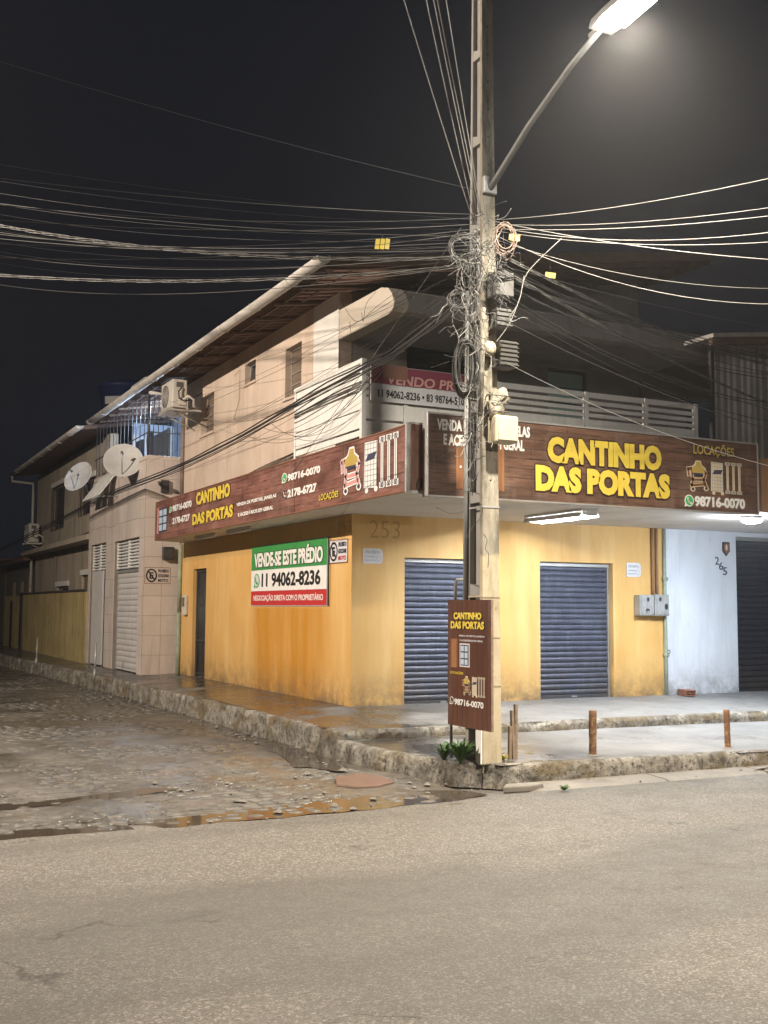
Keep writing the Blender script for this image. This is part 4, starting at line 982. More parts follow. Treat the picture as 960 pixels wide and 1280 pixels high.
# pillar faces carry big ceramic tiles, recessed joints
MB().box((-.742, 8.30, 0), (.1, 8.55, 4.70)).build('pillar', 'grout', N)
def tiles_y(x0, x1, z0, z1, yface, w_, h_, parent, mat='tile_wall'):
    nx = max(1, round((x1-x0)/w_)); nz = max(1, round((z1-z0)/h_)); w2, h2 = (x1-x0)/nx, (z1-z0)/nz
    me = MB().box((.003, -.010, .003), (w2-.003, .002, h2-.003)).mesh('tile'); setmat(me, mat)
    for i in range(nx):
        for j in range(nz): inst('tile', me, parent, (x0+i*w2, yface + random.uniform(-.002, .002), z0+j*h2), (random.uniform(-.003, .003), 0, 0))
def tiles_x(y0, y1, z0, z1, xface, w_, h_, parent, mat='tile_wall'):
    ny = max(1, round((y1-y0)/w_)); nz = max(1, round((z1-z0)/h_)); w2, h2 = (y1-y0)/ny, (z1-z0)/nz
    me = MB().box((-.010, .003, .003), (.002, w2-.003, h2-.003)).mesh('tile'); setmat(me, mat)
    for i in range(ny):
        for j in range(nz): inst('tile', me, parent, (xface + random.uniform(-.002, .002), y0+i*w2, z0+j*h2), (0, random.uniform(-.003, .003), 0))
tiles_y(-.742, -.01, .35, 4.70, 8.30, .37, .40, N)
MB().wall('x', -.742, -.55, [8.55, 13.60], [0, 4.70], [(8.68, 10.85, .2, 3.14), (11.70, 13.35, .2, 3.18)]).build('street_wall', 'grout', N)
tiles_x(8.31, 8.68, .35, 4.68, -.742, .37, .40, N); tiles_x(10.85, 11.70, .35, 4.68, -.742, .42, .40, N); tiles_x(13.35, 13.60, .35, 4.68, -.742, .25, .40, N)
tiles_x(8.68, 10.85, 3.14, 4.68, -.742, .36, .38, N); tiles_x(11.70, 13.35, 3.18, 4.68, -.742, .41, .37, N)
shutter(N, 8.68, 10.85, .36, 2.50, -.64, 'shutter_white', 'x', 17)
def louvres(y0, y1, z0, z1, x, n):
    lo = MB().box((x-.02, y0, z0), (x+.05, y0+.05, z1)).box((x-.02, y1-.05, z0), (x+.05, y1, z1)).box((x-.02, (y0+y1)/2-.03, z0), (x+.05, (y0+y1)/2+.03, z1)).build('louvre_vent', 'white_paint', N)
    me = MB().box((-.03, .01, -.006), (.03, y1-y0-.01, .006), Matrix.Rotation(R(-38), 3, 'Y'), (0, 0, 0)).mesh('louvre_blade'); setmat(me, 'white_paint')
    for k in range(n): inst('louvre_blade', me, lo, (x, y0, z0+.03+(z1-z0-.06)*k/(n-1)))
    MB().box((x+.10, y0, z0), (x+.11, y1, z1)).build('vent_back', 'porch_wall', lo)
louvres(8.70, 10.83, 2.52, 3.12, -.68, 9); louvres(11.72, 13.33, 2.56, 3.16, -.68, 9)
MB().box((-.70, 11.72, .36), (-.66, 11.90, 2.55)).box((-.70, 12.18, .36), (-.66, 13.33, 2.55)).build('door_panel', 'shutter_white', N, .006)
MB().box((-.60, 11.9, .36), (-.58, 12.2, 2.55)).build('door_gap', 'black_plastic', N)
# porch floor, back wall and bars
MB().box((-.742, 8.30, 4.70), (3.0, 13.60, 4.78)).build('porch_floor', 'tile_wall', N, .006)
MB().box((1.2, 8.5, 4.78), (1.3, 13.5, 6.40)).build('porch_back_wall', 'porch_wall', N)
MB().box((-.0, 8.302, 4.78), (1.2, 8.40, 6.24)).build('porch_side_wall', 'porch_wall', N)
MB().box((.2, 13.3, 4.78), (1.2, 13.5, 6.25)).build('porch_end_wall', 'porch_wall', N)
MB().box((.6, 11.4, 4.78), (.68, 13.0, 5.9)).build('porch_shutter_door', 'box_dark', N)
pr = MB().tube([(-.70, 8.34, 4.78), (-.70, 8.34, 6.05)], .028, 8).build('porch_grille', 'dark_iron', N)
for x in [-.70+.10*k for k in range(1, 8)]: MB().tube([(x, 8.34, 4.78), (x, 8.34, 6.12)], .009, 6).build('bar', 'dark_iron', pr)
for y in [8.34+.35*k for k in range(1, 15)]: MB().tube([(-.70, y, 4.78), (-.70, y, 6.08)], .009, 6).build('bar', 'dark_iron', pr)
MB().tube([(-.70, 8.34, 5.26), (0, 8.34, 5.26)], .012, 6).build('rail', 'dark_iron', pr); MB().tube([(-.70, 8.34, 5.26), (-.70, 13.4, 5.26)], .012, 6).build('rail', 'dark_iron', pr)
MB().tube([(-.72, 8.30, 6.06), (.0, 8.30, 6.06)], .035, 8).build('eave_pipe', 'gutter_white', pr)
# porch lamp (the bluish light behind the bars)
t = thing('porch_lamp', (.3, 9.9, 6.15), 'cool white lamp lighting the barred porch from its ceiling', 'lamp')
MB().lathe([(0, 0), (.09, 0), (.10, -.03), (0, -.03)], Matrix.Translation((.35, 9.9, 6.15))).build('base', 'white_paint', t)
MB().lathe([(.095, -.032), (.09, -.07), (.05, -.10), (0, -.105)], Matrix.Translation((.35, 9.9, 6.15))).build('bulb', 'porch_glow', t)
def garment(name, label, pts, th, mat):
    t = MB().prism(pts, 'x', -.60, -.60+th); me = t.mesh(name); o = link(name, me, mat); m = o.modifiers.new('s', 'SUBSURF'); m.levels = 1; m.render_levels = 1; m.subdivision_type = 'SIMPLE'
    bev(o, .01); tag(o, label, 'laundry', 'laundry on the porch')
garment('hanging_shirt', 'dark shirt hanging on the porch grille beside its corner post', [(8.50, 5.20), (8.58, 5.32), (8.80, 5.33), (8.92, 5.18), (8.86, 4.86), (8.54, 4.82)], .06, 'shirt_dark')
garment('hanging_cloth', 'dark trousers hanging in the middle of the porch grille', [(9.25, 5.24), (9.80, 5.25), (9.84, 4.82), (9.58, 4.83), (9.55, 5.02), (9.50, 4.83), (9.22, 4.84)], .05, 'shirt_dark')
garment('hanging_towel', 'yellow cloth hanging on the porch grille above the satellite dish', [(10.62, 5.22), (11.0, 5.23), (11.02, 4.86), (10.60, 4.84)], .05, 'cloth_yellow')

def dish(c, r_, aim, label, mount):
    t = thing('satellite_dish', mount, label, 'satellite dish', 'satellite dishes')
    z = Vector(aim).normalized(); q = z.to_track_quat('Z', 'Y').to_matrix().to_4x4(); mt = Matrix.Translation(c) @ q
    prof = [(r_*k/8, .22*r_*(k/8)**2) for k in range(9)]
    MB().lathe(prof + [(r_*1.015, .22*r_), (r_*1.01, .20*r_)] + [(r_*k/8, .22*r_*(k/8)**2-.012) for k in range(7, -1, -1)], mt, 32).build('reflector', 'dish_grey', t)
    f_ = Vector(c)+z*r_*1.0; lo = Vector(c)-q.to_3x3()@Vector((0, r_*.95, 0))
    MB().tube([lo, lo.lerp(f_, .6), f_], .012, 6).build('feed_arm', 'galv', t); MB().tube([f_, f_-z*.10], .028, 8).build('receiver', 'box_grey', t)
    MB().tube([c, Vector(c)-z*.12, Vector(mount)], .022, 8).build('mast', 'galv', t)
    return t
dish(Vector((-1.04, 13.45, 4.82)), .40, (-.72, -.52, .40), 'pale round satellite dish left of its neighbour, above the yellow yard wall', (-.73, 13.5, 4.25))
d2 = dish(Vector((-1.02, 9.1, 4.70)), .40, (-.30, -.86, .42), 'larger cream satellite dish in front of the barred porch', (-.74, 9.4, 4.25))
# tilted white awning sheet behind the dishes
t = thing('awning_sheet', (-.9, 12, 4.2), 'pale tilted awning sheets between the two satellite dishes', 'awning')
for k in range(3):
    y = 10.75+.62*k; MB().add([(-.76, y, 4.72), (-.76, y+.56, 4.72), (-1.15, y+.56, 4.18), (-1.15, y, 4.18), (-.75, y, 4.70), (-.75, y+.56, 4.70), (-1.14, y+.56, 4.16), (-1.14, y, 4.16)], [(0,1,2,3), (7,6,5,4), (0,4,5,1), (1,5,6,2), (2,6,7,3), (3,7,4,0)]).build('sheet', 'white_paint', t)
MB().tube([(-.74, 10.7, 4.15), (-1.12, 10.8, 4.14), (-1.12, 12.6, 4.14), (-.74, 12.6, 4.15)], .015, 6).build('support', 'galv', t)
# blue water tank on the roof
t = thing('water_tank', (1.6, 20.5, 7.2), 'dark blue round water tank with small pale label above the far roofs', 'water tank')
mt = Matrix.Translation((1.6, 20.6, 7.6))
MB().lathe([(0, 0), (.62, 0), (.72, .9), (.76, .92), (.76, 1.0), (.70, 1.03), (.30, 1.22), (0, 1.24)], mt, 32).build('drum', 'tank_blue', t)
MB().box((.95, 20.0, 6.9), (2.3, 21.2, 7.6)).build('plinth', 'far_wall', t)
n_ = Vector((-.55, -.83, 0)).normalized(); pc = Vector((1.6, 20.6, 8.05)) + n_*.685; sd_ = Vector((.83, -.55, 0))
MB().add([pc-sd_*.30+Vector((0,0,-.12)), pc+sd_*.30+Vector((0,0,-.12)), pc+sd_*.30+Vector((0,0,.12))+n_*.02, pc-sd_*.30+Vector((0,0,.12))+n_*.02], [(0,1,2,3)]).build('label_plate', 'p_lgrey', t)
t = thing('roof_bracket', (0, 15, 6.5), 'bent thin metal mast standing above the far end of the gutter', 'mast')
MB().tube([(-.4, 11.2, 6.3), (-.38, 11.2, 6.72), (-.1, 11.0, 6.95), (-.1, 11.0, 6.75)], .02, 6).build('mast', 'galv', t)

# ================================================================ OLD HOUSE BEHIND THE YELLOW YARD WALL
O = thing('old_house', (2, 19, .3), 'old beige two-storey house with sagging gutter behind the yellow yard wall', 'building')
OW = [(15.0, 16.6, 1.2, 2.55), (18.4, 20.2, 1.2, 2.3), (15.2, 17.2, 4.15, 5.1), (19.4, 21.4, 4.0, 5.35)]
MB().wall('x', -.30, -.1, [13.61, 24.2], [0, 6.0], OW).build('street_wall', 'beige_wall', O)
MB().box((-.1, 24.0, 0), (4, 24.2, 6.0)).build('end_wall', 'beige_wall', O)
MB().box((-.75, 13.9, 3.36), (-.31, 24.3, 3.50)).build('ledge', 'beige_wall', O, .01)
for a, b, c, d_ in OW:
    f_ = MB().box((-.24, a, c), (-.18, a+.06, d_)).box((-.24, b-.06, c), (-.18, b, d_)).box((-.24, a, d_-.06), (-.18, b, d_)).box((-.24, a, c), (-.18, b, c+.06)).build('window', 'old_wood', O)
    for k in range(2): MB().box((-.215, a+.06+(b-a-.12)*k/2+.01, c+.06), (-.205, a+.06+(b-a-.12)*(k+1)/2-.01, d_-.06)).build('pane', 'glass_dark', f_)
    MB().box((-.34, a-.08, d_), (-.302, b+.08, d_+.14)).build('lintel', 'white_wall', f_)
    if c > 3:
        for k in range(6): MB().tube([(-.33, a+.08+(b-a-.16)*k/5, c), (-.33, a+.08+(b-a-.16)*k/5, d_)], .012, 5).build('bar', 'dark_iron', f_)
MB().prism([(-1.02, 6.02), (4.2, 6.9), (4.2, 7.0), (-1.02, 6.12)], 'y', 13.5, 24.6).build('roof', 'roof_clay', O)
gutter(13.45, 24.6, -1.08, 6.10, .09, O)
MB().tube([(-1.08, 24.5, 6.02), (-1.08, 24.5, 5.85), (-.42, 24.4, 5.80), (-.42, 24.3, 5.4), (-.40, 24.3, .3)], .045, 8).build('downpipe', 'gutter_white', O)
MB().box((-.36, 20.3, 2.4), (-.31, 20.34, 3.3)).build('cable_duct', 'pipe_brown', O)
MB().prism([(14.0, 2.6), (15.4, 2.6), (15.4, 2.75), (14.0, 2.75)], 'x', -.36, -.302).build('lintel', 'white_wall', O)
ac_unit('air_conditioner', (-.42, 22.9, 3.75), 1.1, 'far pale air-conditioner unit above the ledge of the old beige house')
Yw = thing('yard_wall', (-.75, 19, .2), 'dirty yellow yard wall with mouldy base in front of the old house', 'wall')
MB().box((-.77, 13.64, 0), (-.62, 23.4, 2.08)).build('wall_panel', 'old_yellow', Yw, .01); MB().box((-.80, 13.63, 2.082), (-.59, 23.42, 2.14)).build('coping', 'box_dark', Yw, .01)
MB().box((-.80, 23.42, 0), (-.56, 23.9, 2.16)).build('gate_post', 'dark_iron', Yw); MB().box((-.77, 23.92, 0), (-.62, 27.5, 2.05)).build('wall_panel', 'old_yellow', Yw)
MB().box((-.775, 25.6, .3), (-.771, 26.2, 1.9)).build('door', 'dark_iron', Yw)
# far low houses down the side street
def far_house(y0, y1, h, label, holes):
    t = thing('far_house', (1, y0, 0), label, 'building')
    MB().wall('x', -.25, 0, [y0, y1], [0, h], [q for q in holes]).build('street_wall', 'far_wall', t); MB().box((.0, y0, 0), (3.5, y0+.2, h)).build('end_wall', 'far_wall', t)
    MB().prism([(-.7, h), (3.6, h+.7), (3.6, h+.8), (-.7, h+.1)], 'y', y0-.2, y1+.2).build('roof', 'roof_clay', t)
    for a, b, c, d_ in holes: f_ = MB().box((-.20, a, c), (-.16, b, d_)).build('window', 'white_wall', t); MB().box((-.225, a+.12, c+.1), (-.202, b-.12, d_-.1)).build('pane', 'p_cream', f_)
far_house(24.3, 31, 3.2, 'low dim house beyond the old beige house at the left edge', [(25.2, 25.8, 1.6, 2.7), (26.8, 27.5, 1.3, 2.6), (28.6, 29.4, 1.3, 2.6)])
far_house(31.5, 42, 3.4, 'farthest low house at the end of the side street', [(33, 34, 1.4, 2.6), (36, 37, 1.4, 2.6)])
# iron stakes at the far kerb
for x, y, h in ((-1.38, 9.6, .62), (-1.62, 15.3, .55), (-2.0, 22.5, .9)):
    t = MB().tube([(x, y, .2), (x+.01, y, .36+h)], .02, 6).tube([(x, y, .2), (x, y, .42)], .032, 8)
    tag(t.build('kerb_stake', 'galv'), {9.6: 'thin stake at the side kerb in front of the white gate', 15.3: 'short pale stake at the side kerb before the yellow yard wall', 22.5: 'tall thin stake near the far end of the yard wall'}[y], 'post', 'stakes on the side kerb')

# ================================================================ PALE BLUE SHOP ON THE RIGHT
E2 = thing('pale_blue_shop', (9, 1, .38), 'pale blue-white shop with black roller shutter at the right edge', 'building')
MB().wall('y', -.004, .22, [5.445, 14], [0, 3.0], [(7.0, 10.2, .2, 2.93)]).build('front_wall', 'blue_wall', E2)
shutter(E2, 7.0, 10.2, .375, 2.93, .12, 'shutter_black', 'y', 26)
MB().box((5.443, -2.90, 3.0), (14, -.0, 3.14)).build('awning_slab', 'soffit', E2, .006)
MB().box((4.50, -2.96, 3.0), (14, -2.925, 3.72)).build('fascia_panel', 'conduit', E2)
MB().wall('y', .45, .65, [5.45, 14], [3.14, 6.3], [(6.4, 7.4, 3.3, 5.3), (8.6, 9.8, 4.2, 5.3)]).build('upper_wall', 'front_wall', E2)
# corrugated sheets closing its balcony
cs = MB().box((5.36, -1.26, 3.14), (5.42, -1.20, 5.78)).build('sheet_frame', 'dark_iron', E2)
mb = MB(); vs = []; n = 9
for z in (0, 1):
    for k in range(n): vs.append((.034*k, (-.016 if k % 4 in (1, 2) else .0), z))
mb.add(vs, [(k, k+1, n+k+1, n+k) for k in range(n-1)]); sm_ = mb.mesh('corrugated_sheet'); setmat(sm_, 'metal_sheet')
for k in range(20):
    x = 5.43+.272*k; ztop = 5.72+.10*(x-5.4); inst('corrugated_sheet', sm_, cs, (x, -1.23+(.012 if k % 2 else 0)+random.uniform(-.004, .004), 3.14), (0, 0, random.uniform(-.02, .02)), (1, 1, ztop-3.14))
for z in (4.0, 5.1): MB().box((5.42, -1.20, z), (11, -1.16, z+.05)).build('sheet_rail', 'dark_iron', cs)
rz2 = lambda x: 5.62 + .13*(x-4.6)
MB().prism([(4.95, rz2(4.95)), (13, rz2(13)), (13, rz2(13)+.06), (4.95, rz2(4.95)+.06)], 'y', -1.75, 5).build('roof', 'metal_sheet', E2)
MB().prism([(4.98, rz2(4.98)-.10), (13, rz2(13)-.10), (13, rz2(13)-.004), (4.98, rz2(4.98)-.004)], 'y', -1.70, -1.62).build('eave_beam', 'roof_wood', E2)
t = thing('house_number', (6.5, 0, 2.4), 'staggered hand-made number 265 on the pale blue wall', 'number')
pl = Plane('y', -.006)
for ch, x, y in (('2', 896, 701), ('6', 901, 707.5), ('5', 906, 714)):
    u, v = pl.uv(x, y); put_text(pl, ch, u-.045, u+.045, v-.065, v+.065, 'p_navy', t, bold=.01, off=.006, name='digit')
t = thing('shield_emblem', (6.6, 0, 2.6), 'small dark shield emblem on the wall beside the black shutter', 'emblem')
u, v = pl.uv(907, 686); sh = lambda s: [(u-.075*s, v+.11*s), (u+.075*s, v+.11*s), (u+.075*s, v-.04*s), (u, v-.12*s), (u-.075*s, v-.04*s)]
poly(pl, sh(1), 'p_black', t, 'shield', .016, .014); poly(pl, sh(.78), 'brown_panel', t, 'field', .019); disc(pl, u, v+.02, .022, .05, 'p_cream', t, 'figure', .022, 12)
t = thing('wall_scribble', (6.2, 0, .8), 'faint pencil scribble low on the pale blue wall', 'scribble')
u, v = pl.uv(885, 849); strokes(pl, [[(u-.28+.03*k, v+.035*math.sin(k*2.3)+.05*noise.noise(Vector((k*.7, 3, 1)))) for k in range(19)]], .004, 'p_pencil2', t, 'scrawl', .002)
# hollow clay brick on the pavement
t = thing('clay_brick', (5.72, -.22, .375), 'broken hollow clay brick lying on the pavement by the pale blue wall', 'brick')
bm_ = MB()
rot = Matrix.Rotation(R(14), 3, 'Z'); og = (5.72, -.2, .42)
for b0, b1 in (((5.58, -.29, .377), (5.86, -.11, .392)), ((5.58, -.29, .452), (5.86, -.11, .467)), ((5.58, -.29, .392), (5.86, -.275, .452)), ((5.58, -.125, .392), (5.86, -.11, .452)), ((5.58, -.275, .415), (5.86, -.125, .426)), ((5.58, -.205, .392), (5.86, -.195, .415)), ((5.60, -.205, .426), (5.83, -.195, .452))):
    bm_.box(b0, b1, Matrix.Rotation(R(74), 3, 'Z'), og)
bm_.build('brick_body', 'brick_red', t)

# ================================================================ UTILITY POLE
UPo = thing('utility_pole', (-.455, -4.14, .18), 'tall concrete utility pole with ladder-like recesses standing on the corner pavement', 'utility pole')
H_ = 10.3
def pole_sec(z):
    t = z/H_; hx = .1125*(1-t) + .055*t; hy = .175*(1-t) + .085*t; cx_ = -.455; cy_ = -4.14
    return cx_, cy_, hx, hy
def quadcol(fx0, fx1, fy0, fy1, z0=.10, z1=H_, n=12):
    vs = []
    for i in range(n+1):
        z = z0+(z1-z0)*i/n; cx_, cy_, hx, hy = pole_sec(z)
        vs += [(cx_+hx*fx0, cy_+hy*fy0, z), (cx_+hx*fx1, cy_+hy*fy0, z), (cx_+hx*fx1, cy_+hy*fy1, z), (cx_+hx*fx0, cy_+hy*fy1, z)]
    fs = [(i*4+k, i*4+(k+1) % 4, (i+1)*4+(k+1) % 4, (i+1)*4+k) for i in range(n) for k in range(4)] + [(3, 2, 1, 0), (n*4, n*4+1, n*4+2, n*4+3)]
    return MB().add(vs, fs)
quadcol(-1, 1, -1, -.62).build('road_flange', 'pole_paint', UPo, .008)
quadcol(-1, 1, .62, 1).build('back_flange', 'pole_conc', UPo, .008)
quadcol(-.32, .32, -.619, .619).build('web', 'pole_conc', UPo)
z = .9
while z < H_:
    cx_, cy_, hx, hy = pole_sec(z)
    MB().prism([(cy_-hy*.618, z), (cy_+hy*.618, z), (cy_+hy*.618, z+.12), (cy_-hy*.618, z+.07)], 'x', cx_-hx*.94, cx_+hx*.94).build('rung', 'pole_conc', UPo); z += .94
for z in (.52+.42, 1.42, 1.82, 2.72):
    cx_, cy_, hx, hy = pole_sec(z)
    b_ = MB(); e = .006
    for (x0, x1, y0, y1) in ((cx_-hx-e, cx_+hx+e, cy_-hy-e, cy_-hy-.001), (cx_-hx-e, cx_+hx+e, cy_+hy+.001, cy_+hy+e), (cx_-hx-e, cx_-hx-.001, cy_-hy, cy_+hy), (cx_+hx+.001, cx_+hx+e, cy_-hy, cy_+hy)): b_.box((x0, y0, z), (x1, y1, z+.018))
    b_.build('strap', 'pole_paint' if z < 2 else 'galv', UPo)
bo = MB()
for z in [3.0+.30*k for k in range(22)]:
    cx_, cy_, hx, hy = pole_sec(z)
    bo = MB().tube([(cx_, cy_-hy-.002, z), (cx_, cy_-hy+.004, z)], .011, 8); bo.build('bolt_hole', 'black_plastic', UPo)

def onpole(x, y, off=.0):      # point on the road-facing plane of the pole
    return onY(x, y, -4.14-.17-off)
def pbox(name, label, x0, yt, x1, yb, d0, d1, mat, cat='box', bevel=.01, lid=None, ribs=0, side=0):
    a, b = onpole(x0, yt), onpole(x1, yb); y0, y1 = -4.31-d0, -4.31-d1
    t = thing(name, ((a.x+b.x)/2, y1, b.z), label, cat)
    MB().box((a.x, min(y0, y1), b.z), (b.x, max(y0, y1), a.z)).build('case', mat, t, bevel)
    yf = min(y0, y1)
    if lid: MB().box((a.x+.02, yf-.012, b.z+.02), (b.x-.02, yf-.001, a.z-.02)).build('lid', lid, t, .006)
    for k in range(ribs):
        z = b.z + (a.z-b.z)*(k+.5)/ribs; MB().box((a.x-.004, yf-.012, z-.005), (b.x+.004, yf-.001, z+.005)).build('rib', mat, t)
    return t
pbox('steel_cabinet', 'tall plain grey steel cabinet strapped high on the utility pole', 610, 343, 632, 376, -.02, .16, 'box_grey')
pbox('splice_box', 'grey ribbed box below the steel cabinet on the utility pole', 613, 388, 631, 414, .0, .13, 'box_grey', ribs=4)
t = pbox('terminal_box', 'dark ribbed cable terminal box on the right side of the utility pole', 617, 428, 639, 463, -.05, .13, 'box_dark', ribs=6)
pbox('cream_box', 'large cream equipment box on the utility pole in front of the front sign', 609, 521, 637, 557, .0, .17, 'box_cream', bevel=.02, lid='box_cream', ribs=0)
t = thing('round_insulator', onpole(612, 436), 'round cream porcelain fitting on the utility pole beside the terminal box', 'insulator')
c = onpole(612, 436, .05); MB().lathe([(0, -.075), (.04, -.07), (.062, -.035), (.068, 0), (.06, .04), (.035, .07), (0, .075)], Matrix.Translation(c), 16).build('knob', 'box_cream', t)
t = thing('white_wrap', onpole(622, 505), 'pale wrapped bundle tied to the utility pole above the cream box', 'bundle')
c = onpole(622, 503, .05)
wr = MB().lathe([(0, -.15), (.05, -.14), (.085, -.09), (.09, -.04), (.075, .0), (.095, .05), (.085, .10), (.05, .14), (0, .15)], Matrix.Translation(c) @ Matrix.Rotation(.35, 4, 'Y'), 18)
wr.v = [tuple(Vector(p)+(Vector(p)-c)*.55*noise.noise(Vector(p)*14)+Vector((0, 0, .03*noise.noise(Vector(p)*9)))) for p in wr.v]; wr.build('bundle', 'pole_paint', t)
for k in range(3): MB().tube([c+Vector((.11*math.cos(a*.63), .11*math.sin(a*.63), -.09+.08*k+.02*math.sin(a*.63))) for a in range(10)], .006, 5, closed=True).build('tie', 'cable_grey', t)
# conduit on the pole's street side
t = thing('pole_conduit', (-.68, -4.2, 3), 'slim pale conduit pipe running up the road face of the utility pole', 'pipe')
a, b = onpole(600.5, 520, .03), onpole(604, 385, .03); MB().tube([a, b], .028, 8).build('pipe', 'pole_paint', t)
t = thing('pole_conduit', (-.70, -4.0, 2), 'grey conduit pipe standing on the side street face of the utility pole', 'pipe')
MB().tube([(-.585, -4.0, 1.80), (-.565, -4.02, 5.0)], .022, 8).build('pipe', 'galv', t)

# ---- street lamp: arm on the pole, LED head over the road
LAMP = Vector((-.45, -6.42, 6.86))
SL = thing('street_lamp', (-.54, -4.3, 6.05), 'glaring street lamp on an arm reaching out from the utility pole', 'street lamp')
MB().tube([(-.455, -4.28, 6.03), (-.455, -4.42, 6.10), (-.455, -5.0, 6.42), (-.455, -5.7, 6.72), (-.455, -6.15, 6.86)], [.034, .034, .032, .030, .030], 10).build('arm', 'arm_grey', SL)
MB().box((-.53, -4.31, 5.98), (-.38, -4.26, 6.16)).build('clamp', 'galv', SL, .006)
def lamp_head(root, c, ang=0, glow='lamp_glow'):
    mt = Matrix.Translation(c) @ Matrix.Rotation(ang, 4, 'Z') @ Matrix.Rotation(R(-4), 4, 'X')
    out = [(-.13, .30), (-.15, .05), (-.15, -.30), (-.10, -.42), (.10, -.42), (.15, -.30), (.15, .05), (.13, .30)]
    n = len(out); vs = [mt @ Vector((x, y, 0)) for x, y in out] + [mt @ Vector((x*.86, y*.92, .085)) for x, y in out]
    MB().add(vs, [tuple(range(n)), tuple(range(2*n-1, n-1, -1))] + [(i, (i+1) % n, n+(i+1) % n, n+i) for i in range(n)]).build('housing', 'galv', root, .01)
    MB().add([mt @ Vector(p) for p in ((-.125, -.36, -.004), (.125, -.36, -.004), (.135, .12, -.004), (-.135, .12, -.004), (-.10, -.33, -.045), (.10, -.33, -.045), (.11, .09, -.045), (-.11, .09, -.045))], [(7,6,5,4), (0,4,5,1), (1,5,6,2), (2,6,7,3), (3,7,4,0)]).build('diffuser', glow, root)
    MB().tube([mt @ Vector((0, .25, .03)), mt @ Vector((0, .42, .03))], .036, 10).build('socket', 'galv', root)
def spot(name, loc, power, size, blend, col, parent=None, r_=.12, aim=None):
    l = bpy.data.lights.new(name, 'SPOT'); l.energy = power; l.spot_size = R(size); l.spot_blend = blend; l.color = col; l.shadow_soft_size = r_
    o = bpy.data.objects.new(name, l); COL.objects.link(o); o.location = loc
    if aim: o.rotation_euler = (Vector(aim)-Vector(loc)).to_track_quat('-Z', 'Y').to_euler()
    if parent: o.parent = parent; o.matrix_parent_inverse = Matrix.Translation(-Vector(parent.location))
    return o
lamp_head(SL, LAMP)
spot('street_lamp_light', LAMP+Vector((0, -.12, -.10)), 3000, 143, .85, (1, .89, .72), SL)

# second lamp of the main road, across the mouth of the side street (left of the view)
def road_lamp(base, head, aim, power, size, blend, label):
    t = thing('street_lamp', (base[0], base[1], 0), label, 'street lamp', 'street lamps of the crossing'); b_, h_ = Vector((base[0], base[1], 0)), Vector(head)
    MB().tube([b_, b_+Vector((0, 0, h_.z+.3))], [.13, .08], 12).build('pole', 'pole_conc', t)
    dr = Vector((h_.x-b_.x, h_.y-b_.y, 0)); ln = dr.length; dr.normalize()
    MB().tube([b_+Vector((0, 0, h_.z-.5)), b_+dr*ln*.4+Vector((0, 0, h_.z-.1)), h_-dr*.3+Vector((0, 0, .03))], .032, 8).build('arm', 'galv', t)
    lamp_head(t, h_, math.atan2(dr.x, -dr.y))
    spot('street_lamp_light', h_-Vector((0, 0, .10)), power, size, blend, (1, .85, .70), t, .12, aim)
road_lamp((-14.2, -.6), (-13.0, -.6, 8.2), (-1.2, 1.2, 1.2), 10800, 140, .7, 'street lamp on its own pole across the side street, left of the view')
road_lamp((4.0, -18.6), (3.2, -16.6, 8.4), (1.6, -13.2, 0), 8200, 104, .6, 'street lamp on its own pole across the main road, behind the viewer')

# ================================================================ CABLES
def span(a, b, sag, n=22, wob=0):
    a, b = Vector(a), Vector(b); pts = []
    for i in range(n+1):
        t = i/n; p = a.lerp(b, t); p.z -= sag*4*t*(1-t)
        if wob: p += Vector((noise.noise(Vector((t*6, wob, 0))), noise.noise(Vector((t*6, wob, 5))), noise.noise(Vector((t*6, wob, 9)))))*.04
        pts.append(p)
    return pts
ORD = ('uppermost', 'second', 'third', 'fourth', 'fifth', 'sixth', 'seventh', 'lowest')
def nth(i, n): return ORD[0] if i == 0 else 'lowest' if i == n-1 else ORD[i]
def cable(pts, r_, mat, label, group, name='cable'):
    o = MB().tube(pts, r_*.55, 5).build(name, mat); return tag(o, label, 'cable', group)
PD = 11.15
# high lines running left over the main road
for i, (y0, xe, ye, de, sg, r_) in enumerate(((238, -60, 18, 8.3, .10, .005), (268, -60, 168, 8.4, .12, .006), (272, -60, 176, 9.0, .2, .005), (280, -60, 205, 9.2, .18, .006), (286, -60, 225, 9.6, .22, .005), (290, -60, 236, 10, .25, .006))):
    a = atD(598, y0, PD); b = atD(xe, ye, de); cable(span(a, b + (b-a)*1.2, sg*2.5), r_, 'cable_grey', nth(i, 6)+' thin line of the upper bunch crossing the dark sky left of the pole', 'upper lines to the left')
for i, (y0, xe, ye, de, sg, r_) in enumerate(((296, -40, 238, 13, .15, .008), (302, -40, 272, 15, .25, .009), (306, -40, 262, 13, .3, .007), (312, -40, 282, 16, .2, .010), (316, -40, 290, 17, .4, .008), (330, -40, 325, 20, .5, .008))):
    a = atD(597, y0, PD); b = atD(xe, ye, de); cable(span(a, b + (b-a)*.3, sg), r_, 'cable_grey', nth(i, 6)+' line of the lower bunch running from the pole to the left edge', 'lower lines to the left')
